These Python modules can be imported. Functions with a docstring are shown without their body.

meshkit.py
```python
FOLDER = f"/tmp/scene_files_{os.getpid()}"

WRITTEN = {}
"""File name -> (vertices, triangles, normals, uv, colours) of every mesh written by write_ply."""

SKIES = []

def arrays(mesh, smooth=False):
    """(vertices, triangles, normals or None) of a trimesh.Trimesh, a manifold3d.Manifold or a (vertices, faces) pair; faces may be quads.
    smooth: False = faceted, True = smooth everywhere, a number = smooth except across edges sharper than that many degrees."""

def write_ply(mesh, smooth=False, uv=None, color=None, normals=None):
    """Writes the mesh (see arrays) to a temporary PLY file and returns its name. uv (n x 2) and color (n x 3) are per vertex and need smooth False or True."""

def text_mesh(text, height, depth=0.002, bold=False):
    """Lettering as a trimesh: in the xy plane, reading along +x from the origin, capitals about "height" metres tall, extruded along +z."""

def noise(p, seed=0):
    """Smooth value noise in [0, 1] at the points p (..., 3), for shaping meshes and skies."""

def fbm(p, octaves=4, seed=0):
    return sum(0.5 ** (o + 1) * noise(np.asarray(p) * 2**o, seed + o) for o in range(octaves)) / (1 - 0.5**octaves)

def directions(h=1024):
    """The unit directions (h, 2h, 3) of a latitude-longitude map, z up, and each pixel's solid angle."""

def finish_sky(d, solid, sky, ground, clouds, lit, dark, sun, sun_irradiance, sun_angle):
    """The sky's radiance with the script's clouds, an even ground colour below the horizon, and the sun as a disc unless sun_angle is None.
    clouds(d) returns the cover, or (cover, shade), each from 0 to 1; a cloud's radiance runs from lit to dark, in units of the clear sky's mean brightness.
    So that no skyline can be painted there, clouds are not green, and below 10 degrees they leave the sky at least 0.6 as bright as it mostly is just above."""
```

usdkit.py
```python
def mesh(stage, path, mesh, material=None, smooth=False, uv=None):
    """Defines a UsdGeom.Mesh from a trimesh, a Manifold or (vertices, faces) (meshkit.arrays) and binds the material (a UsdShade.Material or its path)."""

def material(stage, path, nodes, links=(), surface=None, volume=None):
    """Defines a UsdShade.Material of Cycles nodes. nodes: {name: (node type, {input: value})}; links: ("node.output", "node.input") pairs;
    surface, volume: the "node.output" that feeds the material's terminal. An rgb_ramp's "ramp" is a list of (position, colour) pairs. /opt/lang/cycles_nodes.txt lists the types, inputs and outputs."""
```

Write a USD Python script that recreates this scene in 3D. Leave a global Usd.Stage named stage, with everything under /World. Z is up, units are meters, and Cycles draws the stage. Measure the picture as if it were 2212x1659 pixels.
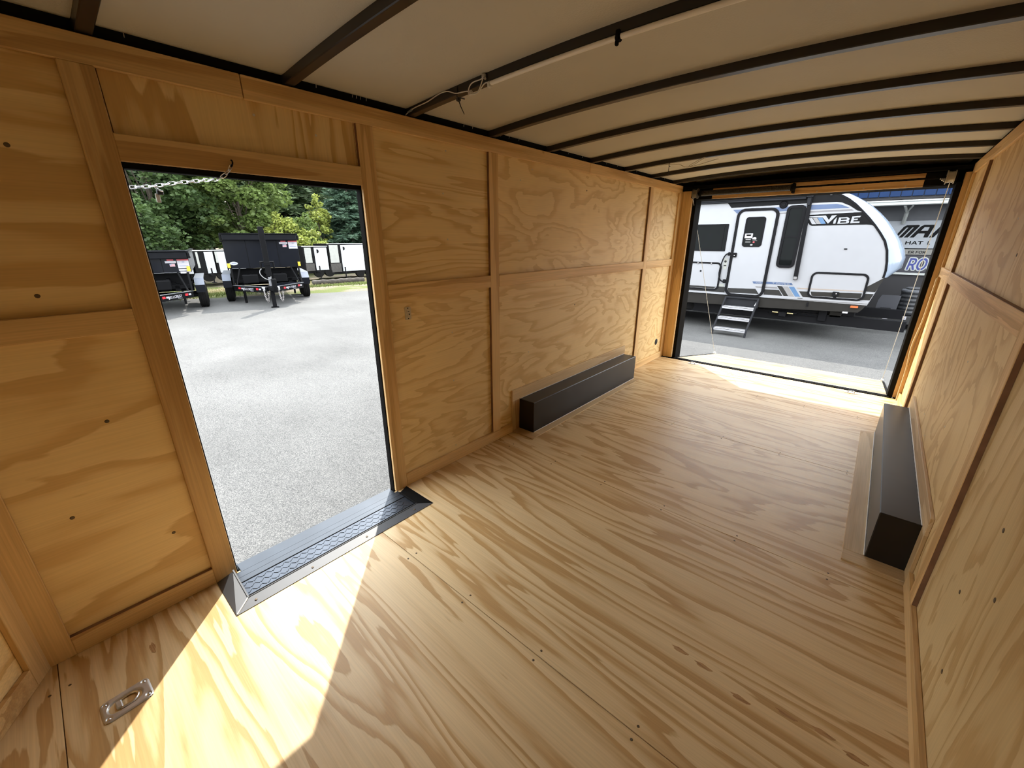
import math, random
import numpy as np, trimesh, manifold3d as m3
from shapely.geometry import Polygon, box as sbox
from pxr import Usd, UsdGeom, UsdLux, Gf, Sdf
import usdkit, meshkit

stage = Usd.Stage.CreateInMemory()
UsdGeom.SetStageUpAxis(stage, "Z"); UsdGeom.SetStageMetersPerUnit(stage, 1.0)
UsdGeom.Xform.Define(stage, "/World"); UsdGeom.Scope.Define(stage, "/World/Looks")

# ------------------------------------------------------------------ camera
CAM = np.array([2.0251, 0.2960, 1.5141]); YAW, PITCH = math.radians(41.087), math.radians(19.5125); FPX = 884.88
cam = UsdGeom.Camera.Define(stage, "/World/camera")
fw = np.array([-math.sin(YAW)*math.cos(PITCH), math.cos(YAW)*math.cos(PITCH), -math.sin(PITCH)])
rt = np.array([math.cos(YAW), math.sin(YAW), 0.0]); up = np.cross(rt, fw)
m = np.eye(4); m[0, :3], m[1, :3], m[2, :3], m[3, :3] = rt, up, -fw, CAM
cam.AddTransformOp().Set(Gf.Matrix4d(m.tolist()))
cam.CreateHorizontalApertureAttr(36.0); cam.CreateVerticalApertureAttr(27.0)
cam.CreateFocalLengthAttr(36.0*FPX/2212); cam.CreateClippingRangeAttr((0.02, 2000.0)); cam.CreateFStopAttr(0.0)
cam.CreateExposureAttr(1.89)

# ------------------------------------------------------------------ sky and sun
sky = UsdLux.DomeLight.Define(stage, "/World/sky"); sky.CreateColorAttr(Gf.Vec3f(0.90, 0.95, 1.0)); sky.CreateIntensityAttr(0.52)
sun = UsdLux.DistantLight.Define(stage, "/World/sun"); sun.CreateAngleAttr(0.53); sun.CreateColorAttr(Gf.Vec3f(1.0, 0.955, 0.87)); sun.CreateIntensityAttr(8600.0)
d = np.array([0.454, -0.430, -0.780]); d /= np.linalg.norm(d)
z = -d; x = np.cross([0, 0, 1.0], z); x /= np.linalg.norm(x); y = np.cross(z, x)
m = np.eye(4); m[0, :3], m[1, :3], m[2, :3] = x, y, z
sun.AddTransformOp().Set(Gf.Matrix4d(m.tolist()))

# ------------------------------------------------------------------ helpers: prims
USED = {}
def unique(path):
    n = USED.get(path, -1) + 1; USED[path] = n
    return path if n == 0 else f"{path}_{n:03d}"
BASE = {}
def thing(name, label, cat, base=(0, 0, 0), group=None, kind=None, at=None, rotz=0.0):
    p = unique("/World/" + name); x = UsdGeom.Xform.Define(stage, p)
    if any(base): x.AddTranslateOp().Set(Gf.Vec3d(*map(float, at or base)))
    if rotz: x.AddRotateZOp().Set(float(rotz))
    BASE[p] = np.array(base, float); meta(x.GetPrim(), label, cat, group, kind); return p
def meta(pr, label=None, cat=None, group=None, kind=None):
    for k, v in (("label", label), ("category", cat), ("group", group), ("kind", kind)):
        if v: pr.SetCustomDataByKey(k, v)
def part(parent, name, mesh, mat, label=None, smooth=False, kind=None):
    p = unique(parent + "/" + name); b = BASE.get(parent, np.zeros(3)); BASE[p] = b
    v, f, _ = meshkit.arrays(mesh); 
    pr = usdkit.mesh(stage, p, (v - b, f), mat, smooth).GetPrim(); meta(pr, label, None, None, kind); return p
def solo(name, label, cat, mesh, mat, smooth=False, group=None, kind=None):
    p = unique("/World/" + name); BASE[p] = np.zeros(3)
    meta(usdkit.mesh(stage, p, mesh, mat, smooth).GetPrim(), label, cat, group, kind); return p

# ------------------------------------------------------------------ helpers: shapes
def bx(lo, hi): 
    lo, hi = np.minimum(lo, hi).astype(float), np.maximum(lo, hi).astype(float)
    t = trimesh.creation.box(hi - lo); t.apply_translation((lo + hi)/2); return t
def cb(lo, hi, c=0.003):
    """a box with chamfered edges"""
    lo, hi = np.minimum(lo, hi).astype(float), np.maximum(lo, hi).astype(float); c = min(c, (hi - lo).min()*0.45); pts = []
    for sx in (0, 1):
        for sy in (0, 1):
            for sz in (0, 1):
                p = np.where([sx, sy, sz], hi, lo); s = np.where([sx, sy, sz], -c, c)
                for k in range(3):
                    q = p + s; q[k] = p[k]; pts.append(q)
    return trimesh.convex.convex_hull(np.array(pts))
def cat(*ms): return trimesh.util.concatenate([x for m_ in ms for x in (m_ if isinstance(m_, (list, tuple)) else [m_])])
def tube(pts, r, n=8, closed=False):
    p = np.asarray(pts, float); P = np.vstack([p, p[:1]]) if closed else p
    t = np.gradient(P, axis=0); 
    if closed: t[0] = t[-1] = P[1] - P[-2]
    t /= np.linalg.norm(t, axis=1, keepdims=True) + 1e-12
    a = np.zeros_like(t); ref = np.array([0, 0, 1.0]) if abs(t[0][2]) < .9 else np.array([1.0, 0, 0])
    a0 = np.cross(t[0], ref)
    for i in range(len(P)):
        a0 = a0 - t[i]*(a0 @ t[i]); a0 /= np.linalg.norm(a0) + 1e-12; a[i] = a0
    b = np.cross(t, a); ang = np.arange(n)*2*np.pi/n; r = np.broadcast_to(r, len(P))
    v = (P[:, None] + r[:, None, None]*(np.cos(ang)[None, :, None]*a[:, None] + np.sin(ang)[None, :, None]*b[:, None])).reshape(-1, 3)
    f = []
    for i in range(len(P) - 1):
        for j in range(n):
            q = (i*n + j, i*n + (j + 1) % n, (i + 1)*n + (j + 1) % n, (i + 1)*n + j); f += [[q[0], q[2], q[1]], [q[0], q[3], q[2]]]
    if not closed:
        for k, s in ((0, 1), (len(P) - 1, -1)):
            c = len(v); v = np.vstack([v, P[k]])
            for j in range(n):
                e = [c, k*n + j, k*n + (j + 1) % n]; f.append(e if s > 0 else e[::-1])
    return trimesh.Trimesh(v, f, process=False)
def smooth_path(pts, n=40):
    from scipy.interpolate import CubicSpline
    p = np.asarray(pts, float); s = np.r_[0, np.cumsum(np.linalg.norm(np.diff(p, axis=0), axis=1))]
    return CubicSpline(s, p)(np.linspace(0, s[-1], n))
def cyl(p, q, r, n=20):
    return tube([p, q], r, n)
def ext(poly, h):
    poly = poly if hasattr(poly, "exterior") or hasattr(poly, "geoms") else Polygon(poly)
    return trimesh.util.concatenate([trimesh.creation.extrude_polygon(g, h, engine="earcut") for g in getattr(poly.buffer(0), "geoms", [poly.buffer(0)])])
def remap(mesh, M, t=(0, 0, 0)):
    T = np.eye(4); T[:3, :3] = np.array(M, float); T[:3, 3] = t
    mm = mesh.copy(); mm.vertices = mm.vertices @ T[:3, :3].T + T[:3, 3]
    if np.linalg.det(T[:3, :3]) < 0: mm.invert()
    return mm
def xz(poly, y0, y1):
    """a polygon in x, z between two depths in y"""
    a, b = min(y0, y1), max(y0, y1); return remap(ext(poly, b - a), [[1, 0, 0], [0, 0, -1], [0, 1, 0]], (0, b, 0))
def yz(poly, x0, x1):
    a, b = min(x0, x1), max(x0, x1); return remap(ext(poly, b - a), [[0, 0, 1], [1, 0, 0], [0, 1, 0]], (a, 0, 0))
def xy(poly, z0, z1):
    a, b = min(z0, z1), max(z0, z1); mm = ext(poly, b - a); mm.apply_translation((0, 0, a)); return mm
def rrect(x0, y0, x1, y1, r, n=6):
    return sbox(x0 + r, y0 + r, x1 - r, y1 - r).buffer(r, quad_segs=n)
def text(s, h, M, at, depth=0.003, bold=True, slant=0.0, width=None):
    t = meshkit.text_mesh(s, h, depth, bold)
    if width: t.vertices[:, 0] *= width/np.ptp(t.vertices[:, 0])
    t.vertices[:, 0] += slant*t.vertices[:, 1]
    return remap(t, M, at)
FACE_MY = [[1, 0, 0], [0, 0, -1], [0, 1, 0]]      # lettering that faces -y
FACE_PX = [[0, 0, 1], [1, 0, 0], [0, 1, 0]]       # lettering that faces +x
def lathe(profile, axis="z", at=(0, 0, 0), n=28):
    mm = trimesh.creation.revolve(np.asarray(profile, float), sections=n)
    M = {"z": np.eye(3), "x": [[0, 0, 1], [1, 0, 0], [0, 1, 0]], "y": [[1, 0, 0], [0, 0, -1], [0, 1, 0]]}[axis]
    mm = remap(mm, M, at); mm.fix_normals(); return mm

# ------------------------------------------------------------------ materials
def L(c): return tuple((v/12.92 if v <= 0.04045 else ((v + 0.055)/1.055)**2.4) for v in (np.array(c)/255.0))
def plain(name, c, rough=0.5, metal=0.0, vary=0.06, scale=6.0, bump=0.0, bscale=60.0, spec=0.5, coat=0.0):
    c = np.array(c, float); lo, hi = c*(1 - vary), np.minimum(c*(1 + vary), 1)
    nodes = {"g": ("geometry", {}), "n": ("noise_texture", {"scale": scale, "detail": 4.0}), "r": ("rgb_ramp", {"ramp": [(0.3, tuple(lo)), (0.7, tuple(hi))]}),
             "p": ("principled_bsdf", {"roughness": rough, "metallic": metal, "specular_ior_level": spec, "coat_weight": coat})}
    links = [("g.position", "n.vector"), ("n.fac", "r.fac"), ("r.color", "p.base_color")]
    if bump:
        nodes["n2"] = ("noise_texture", {"scale": bscale, "detail": 3.0}); nodes["b"] = ("bump", {"strength": bump, "distance": 0.004})
        links += [("g.position", "n2.vector"), ("n2.fac", "b.height"), ("b.normal", "p.normal")]
    return usdkit.material(stage, "/World/Looks/" + name, nodes, links, surface="p.BSDF")
def wood(name, axis, light, dark, seed, along=0.32, across=2.1, bands=7.0, fibre=0.10, rough=0.55, soft=0.5, knots=0.35, tint=0.10):
    """rotary-cut softwood: contour bands of a noise field stretched along the grain"""
    light, dark = np.array(light), np.array(dark); mid = light*0.6 + dark*0.4
    s = [across]*3; s["xyz".index(axis)] = along; fs = [170.0]*3; fs["xyz".index(axis)] = 3.0
    rng = np.random.RandomState(seed); off = tuple(rng.uniform(-40, 40, 3))
    N = {"g": ("geometry", {}), "m": ("mapping", {"scale": tuple(s), "location": off}), "mf": ("mapping", {"scale": tuple(fs), "location": off}),
         "n": ("noise_texture", {"scale": 1.0, "detail": 4.0, "roughness": 0.45, "distortion": 0.45}),
         "mr": ("mapping", {"scale": tuple(9.0 if a == axis else 95.0 for a in "xyz"), "location": off}), "nr": ("noise_texture", {"scale": 1.0, "detail": 3.0}), "ra": ("math", {"math_type": "multiply_add", "value2": 0.016}), "k": ("math", {"math_type": "multiply", "value2": bands}), "fr": ("math", {"math_type": "fraction"}),
         "r": ("rgb_ramp", {"ramp": [(0.0, light), (0.30, light), (0.48, mid*0.45 + light*0.55), (0.60, mid), (0.74, dark), (0.95, dark*0.95), (1.0, light)]}),
         "f": ("noise_texture", {"scale": 1.0, "detail": 2.0}), "fm": ("map_range", {"from_min": 0.3, "from_max": 0.7, "to_min": 1 - fibre, "to_max": 1 + fibre*0.6}),
         "mul": ("mix_color", {"blend_type": "multiply", "fac": 1.0, "use_clamp": False}),
         "l": ("noise_texture", {"scale": 0.9, "detail": 2.0}), "lm": ("map_range", {"from_min": 0.3, "from_max": 0.7, "to_min": 1 - tint, "to_max": 1 + tint*0.5}),
         "mul2": ("mix_color", {"blend_type": "multiply", "fac": 1.0, "use_clamp": False}),
         "kv": ("voronoi_texture", {"scale": 1.25, "randomness": 1.0}), "mk": ("mapping", {"scale": tuple(1.0 if a == axis else 1.8 for a in "xyz"), "location": off}),
         "kr": ("rgb_ramp", {"ramp": [(0.0, (0.32, 0.24, 0.15)), (0.012, (0.45, 0.36, 0.25)), (0.022, (0.86, 0.80, 0.72)), (0.034, (1, 1, 1))]}),
         "mul3": ("mix_color", {"blend_type": "multiply", "fac": knots, "use_clamp": False}),
         "b": ("bump", {"strength": 0.12, "distance": 0.002}),
         "p": ("principled_bsdf", {"roughness": rough, "specular_ior_level": 0.35})}
    K = [("g.position", "m.vector"), ("m.vector", "n.vector"), ("g.position", "mr.vector"), ("mr.vector", "nr.vector"), ("nr.fac", "ra.value1"), ("n.fac", "ra.value3"), ("ra.value", "k.value1"), ("k.value", "fr.value1"), ("fr.value", "r.fac"), ("g.position", "mf.vector"), ("mf.vector", "f.vector"),
         ("f.fac", "fm.value"), ("r.color", "mul.a"), ("fm.result", "mul.b"), ("g.position", "l.vector"), ("l.fac", "lm.value"), ("mul.result", "mul2.a"), ("lm.result", "mul2.b"),
         ("g.position", "mk.vector"), ("mk.vector", "kv.vector"), ("kv.distance", "kr.fac"), ("mul2.result", "mul3.a"), ("kr.color", "mul3.b"), ("mul3.result", "p.base_color"), ("f.fac", "b.height"), ("b.normal", "p.normal")]
    return usdkit.material(stage, "/World/Looks/" + name, N, K, surface="p.BSDF")
WL, WD = (0.85, 0.630, 0.315), (0.67, 0.425, 0.165)          # wall veneer
FL, FD = (0.73, 0.545, 0.305), (0.54, 0.335, 0.140)          # floor veneer
BL, BD = (0.76, 0.510, 0.235), (0.60, 0.365, 0.145)          # battens
BLACK = plain("black_steel", (0.010, 0.0095, 0.009), 0.75, 0.0, 0.15, spec=0.02)
SATIN = plain("satin_black_steel", (0.016, 0.0145, 0.013), 0.30, 0.0, 0.15, bump=0.03, bscale=9.0, spec=0.35)
BOWM = plain("bow_black_paint", (0.020, 0.017, 0.014), 0.32, 0.0, 0.2)
RUBBER = plain("black_rubber", (0.015, 0.015, 0.015), 0.6, 0.0, 0.1)
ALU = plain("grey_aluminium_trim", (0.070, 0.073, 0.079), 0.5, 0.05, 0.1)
TREAD = plain("bright_tread_plate", (0.055, 0.065, 0.082), 0.34, 0.7, 0.15)
ZINC = plain("zinc_plate", (0.55, 0.54, 0.52), 0.34, 0.6, 0.08, 20)
CHROME = plain("bright_chain_steel", (0.80, 0.81, 0.83), 0.25, 1.0, 0.05)
LINER = plain("roof_liner", (0.55, 0.52, 0.44), 0.62, 0.0, 0.05, 1.5, bump=0.25, bscale=130.0)
SKIN = plain("outer_skin_black", (0.012, 0.012, 0.013), 0.5, 0.0, 0.05, spec=0.2)
WHITEP = plain("white_plastic", (0.70, 0.68, 0.62), 0.4, 0.0, 0.04)
LENS = plain("milky_light_cover", (0.90, 0.86, 0.78), 0.35, 0.0, 0.03)
ALMOND = plain("almond_plastic", (0.62, 0.53, 0.40), 0.35, 0.0, 0.03)
DARKHOLE = plain("dark_slot", (0.03, 0.025, 0.02), 0.6, 0.0, 0.05)
CAULK = plain("white_caulk", (0.72, 0.70, 0.66), 0.5, 0.0, 0.05)
WIRE = plain("galvanized_cable", (0.62, 0.58, 0.50), 0.4, 0.6, 0.05)
SCREW = plain("screw_head", (0.62, 0.58, 0.50), 0.35, 0.6, 0.1)
FILLER = plain("dark_knot_plug", (0.10, 0.065, 0.03), 0.6, 0.0, 0.2)

# ================================================================== THE TRAILER: floor, walls, ceiling
W = 2.427
STREAKS = [(1.759, 1.602), (1.848, 1.595), (1.982, 1.56), (2.114, 1.606), (2.214, 1.62), (2.297, 1.602), (0.194, 0.251)]
floor = thing("floor", "light pine plywood floor laid in sheets across the trailer", "floor", kind="structure")
ys = [-0.70, 0.0, 1.2192, 2.4384, 3.6576, 4.8768, 5.705]
for i in range(6):
    a, b = ys[i] + 0.0012, ys[i + 1] - 0.0012
    mat = wood(f"floor_sheet_{i}", "x", FL, FD, 11 + i*7, along=0.36, across=2.7, bands=15, fibre=0.08, rough=0.42)
    if i == 0:
        s = xy([(-0.012, 0 - 0.0012), (-0.012, -0.02), (1.2135, -0.675), (W + 0.012, -0.02), (W + 0.012, -0.0012)], -0.02, 0)
    else:
        s = cb((0.0, a, -0.02), (W, b, 0.0), 0.0012)
    part(floor, "plywood_sheet", s, mat)
part(floor, "subfloor", bx((-0.04, -0.8, -0.10), (W + 0.04, 5.79, -0.0215)), BLACK)
part(floor, "pitch_streak", cat(*[remap(ext(Polygon([(0.030*math.cos(t)*(1 + 0.25*math.sin(5*t)), 0.009*math.sin(t)*(1 + 0.2*math.cos(3*t))) for t in np.linspace(0, 2*math.pi, 14)[:-1]]), 0.0004), [[1, 0, 0], [0, 1, 0], [0, 0, 1]], (px_, py_, 0)) for px_, py_ in STREAKS]), wood("pitch_streaks", "x", (0.47, 0.27, 0.115), (0.36, 0.19, 0.075), 909, along=4, across=40), kind="stuff")
part(floor, "floor_screw", cat(*[lathe([(0, 0.0012), (0.0045, 0.0008), (0.005, -0.001), (0, -0.001)], at=(xx, yy + dy, 0), n=8) for yy in ys[1:6] for dy in (-0.025, 0.025) for xx in (0.15, 0.55, 0.95, 1.35, 1.75, 2.15)]), FILLER, kind="stuff")

def wall_rect(parent, side, y0, y1, z0, z1, mat, name="panel", gap=0.001):
    xs = (-0.022, -0.012) if side == 0 else (W + 0.012, W + 0.022)
    return part(parent, name, cb((xs[0], y0 + gap, z0 + gap), (xs[1], y1 - gap, z1 - gap), 0.001), mat)
def batten(parent, side, y0, y1, z0, z1, mat, name="batten", t=0.019):
    xs = (-0.0115, -0.012 + t) if side == 0 else (W + 0.0115, W + 0.012 - t)
    return part(parent, name, cb((xs[0], y0, z0), (xs[1], y1, z1), 0.002), mat)
bat_v = [wood(f"batten_upright_{i}", "z", np.array(BL)*k, np.array(BD)*k, 300 + i, along=0.3, across=6.0, bands=5.5, fibre=0.12, knots=0.5) for i, k in enumerate((0.84, 0.94, 1.02, 1.06))]
bat_h = [wood(f"batten_rail_{i}", "y", np.array(BL)*k, np.array(BD)*k, 330 + i, along=0.3, across=6.0, bands=5.5, fibre=0.12, knots=0.5) for i, k in enumerate((0.90, 1.0, 1.06))]
TOPZ, BZ0, BZ1, TP0 = 2.11, 1.196, 1.276, 2.029

wl = thing("wall_left", "left plywood wall with pine battens around the open side door", "wall", kind="structure")
def ply(seed, axis="y", k=1.0, c=1.0, **kw):
    kw = {**dict(along=0.55, across=2.2, bands=12.0, fibre=0.055), **kw}
    return wood(f"wall_veneer_{seed}", axis, np.array(WL)*k, (np.array(WL)*(1 - c) + np.array(WD)*c)*k, seed, **kw)
for (a, b, c, e, mt) in [(-0.02, 0.605, 0.0, 1.22, ply(101, k=0.97, c=0.75, across=2.2, bands=7)), (-0.02, 0.605, 1.22, TOPZ, ply(142, k=0.97, c=0.85, across=2.2, bands=7)), (0.605, 1.487, 1.764, TOPZ, ply(103, "z", 0.97, along=0.6, across=3.0, bands=8)),
                         (1.487, 2.43, 0.0, 1.22, ply(104, c=0.6, across=3.8, along=0.8, bands=12)), (1.487, 2.43, 1.22, TOPZ, ply(125, c=0.75, across=3.6, along=0.6, bands=15)), (2.43, 4.87, 0.0, 1.22, ply(106, c=0.68, across=2.9, along=0.85, bands=13)),
                         (2.43, 4.87, 1.22, TOPZ, ply(117, c=0.62, across=2.4, along=0.85, bands=14)), (4.87, 5.72, 0.0, 1.22, ply(108, c=0.65, across=3.4, along=1.6, bands=11)), (4.87, 5.72, 1.22, TOPZ, ply(109, c=0.65, across=3.4, along=1.6, bands=11))]:
    wall_rect(wl, 0, a, b, c, e, mt)
for (a, b, c, e, mt, nm) in [(-0.03, 0.055, 0.0, TP0, bat_v[1], "corner_post"), (0.515, 0.600, 0.0, TP0, bat_v[0], "door_post"), (1.492, 1.577, 0.0, TP0, bat_v[2], "door_post"), (2.390, 2.474, 0.081, TP0, bat_v[2], "post"),
                         (4.838, 4.922, 0.0, TP0, bat_v[3], "post"), (5.665, 5.745, 0.0, TP0, bat_v[3], "end_post"), (0.600, 1.492, 1.762, 1.846, bat_h[0], "door_header"),
                         (0.055, 0.515, BZ0, BZ1, bat_h[0], "rail"), (1.577, 2.390, BZ0, BZ1, bat_h[1], "rail"), (2.474, 4.838, BZ0, BZ1, bat_h[2], "rail"), (4.922, 5.665, BZ0, BZ1, bat_h[2], "rail"),
                         (0.055, 0.515, 0.0, 0.081, bat_h[0], "base_board"), (1.577, 2.62, 0.0, 0.081, bat_h[1], "base_board"), (4.66, 4.838, 0.0, 0.081, bat_h[2], "base_board"), (4.922, 5.665, 0.0, 0.081, bat_h[2], "base_board"),
                         (-0.03, 1.021, TP0, TOPZ, bat_h[0], "top_board"), (1.024, 3.60, TP0, TOPZ, bat_h[1], "top_board"), (3.603, 5.745, TP0, TOPZ, bat_h[2], "top_board")]:
    batten(wl, 0, a, b, c, e, mt, nm)
part(wl, "outer_skin", cat(bx((-0.050, -0.05, -0.10), (-0.042, 0.585, 2.25)), bx((-0.050, 0.585, 1.78), (-0.042, 1.507, 2.25)), bx((-0.050, 1.507, -0.10), (-0.042, 6.1, 2.25)), bx((-0.050, 0.585, -0.10), (-0.042, 1.507, -0.055))), SKIN)
part(wl, "top_rail", cb((-0.05, -0.05, TOPZ), (-0.012, 6.10, 2.19), 0.004), BLACK)
nails = []
for yy in (0.10, 0.22, 0.33, 0.70, 1.33, 1.50, 1.52, 1.54, 1.57, 2.20, 2.27, 2.52, 2.60, 2.70, 3.1, 3.3, 3.5, 3.9, 4.1, 4.4, 4.5, 5.0, 5.2):
    nails.append(cyl((-0.011, yy, 2.135), (-0.006, yy, 2.155), 0.0013, 6))
part(wl, "skin_staple", cat(*nails), ZINC, kind="stuff")
def head(x_, y_, z_, r=0.0055, s=1): return remap(lathe([(0, 0.0015), (r*0.8, 0.0012), (r, 0), (0, -0.001)], n=10), [[0, 0, s], [1, 0, 0], [0, 1, 0]], (x_, y_, z_))
part(wl, "panel_screw", cat(*[head(-0.012, *q) for q in [(1.055, 1.983), (2.052, 1.99), (2.017, 1.765), (2.035, 1.511), (2.035, 0.935), (2.027, 0.603), (2.018, 0.114), (2.84, 0.64), (3.254, 0.65), (2.852, 1.98), (2.72, 1.9), (2.71, 1.5), (1.30, 1.95)]]), SCREW, kind="stuff")
part(wl, "knot", cat(*[head(-0.0119, *q, r=0.007) for q in [(0.353, 1.777), (0.353, 0.878), (0.18, 0.55), (0.30, 1.34), (0.43, 0.33), (3.6, 1.9), (3.5, 0.95)]]), FILLER, kind="stuff")

wr = thing("wall_right", "right plywood wall with pine battens beside the low black wheel box", "wall", kind="structure")
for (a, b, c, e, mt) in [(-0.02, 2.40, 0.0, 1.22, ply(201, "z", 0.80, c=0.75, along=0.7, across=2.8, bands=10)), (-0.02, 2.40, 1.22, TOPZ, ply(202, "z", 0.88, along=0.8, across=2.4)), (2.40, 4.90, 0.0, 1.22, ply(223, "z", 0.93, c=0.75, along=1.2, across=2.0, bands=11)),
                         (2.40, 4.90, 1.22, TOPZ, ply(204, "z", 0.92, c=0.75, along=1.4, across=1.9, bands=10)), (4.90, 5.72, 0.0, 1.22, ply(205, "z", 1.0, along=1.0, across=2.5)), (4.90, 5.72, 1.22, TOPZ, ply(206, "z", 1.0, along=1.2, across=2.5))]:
    wall_rect(wr, 1, a, b, c, e, mt)
for (a, b, c, e, mt, nm) in [(-0.03, 0.055, 0.0, TP0, bat_v[1], "corner_post"), (2.360, 2.450, 0.081, TP0, bat_v[2], "post"), (4.875, 4.960, 0.0, TP0, bat_v[2], "post"), (5.665, 5.745, 0.0, TP0, bat_v[3], "end_post"),
                         (0.055, 2.360, BZ0, BZ1, bat_h[1], "rail"), (2.450, 4.875, BZ0, BZ1, bat_h[1], "rail"), (4.960, 5.71, BZ0, BZ1, bat_h[2], "rail"), (0.055, 2.60, 0.0, 0.081, bat_h[0], "base_board"), (4.66, 4.875, 0.0, 0.081, bat_h[1], "base_board"),
                         (4.960, 5.665, 0.0, 0.081, bat_h[1], "base_board"), (-0.03, 2.9, TP0, TOPZ, bat_h[1], "top_board"), (2.903, 5.745, TP0, TOPZ, bat_h[1], "top_board")]:
    batten(wr, 1, a, b, c, e, mt, nm)
part(wr, "outer_skin", bx((W + 0.05, -0.05, -0.10), (W + 0.062, 6.1, 2.25)), SKIN)
part(wr, "top_rail", cb((W + 0.012, -0.05, TOPZ), (W + 0.05, 6.10, 2.19), 0.004), BLACK)
part(wr, "panel_screw", cat(*[head(W + 0.012, *q, s=-1) for q in [(3.2, 0.95), (3.15, 0.62), (3.6, 0.40), (3.9, 0.44), (3.3, 1.6), (4.2, 1.55), (3.4, 1.95)]]), SCREW, kind="stuff")
part(wr, "knot", cat(*[head(W + 0.0119, *q, r=0.008, s=-1) for q in [(1.9, 0.75), (2.0, 0.45), (1.75, 0.62), (1.85, 0.25), (3.05, 1.45)]]), FILLER, kind="stuff")

EDGE_SHADOW = plain("edge_shadow_brown", (0.22, 0.115, 0.065), 0.6, 0, 0.2, 12)  # dark brown strips on batten edges: shadow-gap lines put into the colour
for yy, z0_ in ((2.360, 0.085), (4.875, 0.0)): part(wr, "post_shadow_line", bx((W + 0.0115, yy - 0.0015, z0_), (W - 0.005, yy - 0.0002, TP0)), EDGE_SHADOW, "dark post edge strip with the shadow line painted in")
part(wr, "rail_shadow_line", bx((W + 0.0115, 2.45, BZ1 + 0.0002), (W - 0.005, 4.875, BZ1 + 0.0014)), EDGE_SHADOW)
for yy, z0_ in ((1.492, 1.85), (2.390, 0.085), (4.838, 0.0)): part(wl, "post_shadow_line", bx((-0.0115, yy - 0.0015, z0_), (0.005, yy - 0.0002, TP0)), EDGE_SHADOW, "dark post edge strip with the shadow line painted in")
part(wl, "base_shadow_line", bx((-0.0115, 0.055, 0.0812), (0.005, 0.515, 0.0824)), EDGE_SHADOW)

# front walls (V nose), behind and beside the camera
def vwall(name, label, p, q, seed):
    w = thing(name, label, "wall", kind="structure"); p, q = np.array(p, float), np.array(q, float); u = (q - p); Ln = np.linalg.norm(u); u /= Ln; n = np.array([-u[1], u[0]])
    if n[1] < 0: n = -n
    def slab(s0, s1, z0, z1, t0, t1):
        b = cb((s0, t0, z0), (s1, t1, z1), 0.0015); R = [[u[0], n[0], 0], [u[1], n[1], 0], [0, 0, 1]]; return remap(b, R, (p[0], p[1], 0))
    part(w, "panel", slab(0, Ln, 0, 1.22, -0.022, -0.012), wood(f"nose_veneer_{seed}", "x", np.array(WL)*1.05, np.array(WD)*1.05, seed, along=0.4, across=3.0))
    part(w, "panel", slab(0, Ln, 1.2205, TOPZ, -0.022, -0.012), wood(f"nose_veneer_{seed + 1}", "x", WL, WD, seed + 1, along=0.4, across=3.0))
    part(w, "post", slab(0, 0.075, 0, TP0, -0.0115, 0.007), bat_v[1]); part(w, "base_board", slab(0.075, Ln, 0, 0.081, -0.0115, 0.007), bat_h[0])
    part(w, "rail", slab(0.075, Ln, BZ0, BZ1, -0.0115, 0.007), bat_h[1]); part(w, "top_board", slab(0, Ln, TP0, TOPZ, -0.0115, 0.007), bat_h[1])
    part(w, "outer_skin", slab(-0.03, Ln + 0.05, -0.1, 2.25, -0.07, -0.055), SKIN)
vwall("wall_front_left", "short angled plywood nose wall meeting the left wall at the corner", (0, -0.02), (1.2135, -0.66), 401)
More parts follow.
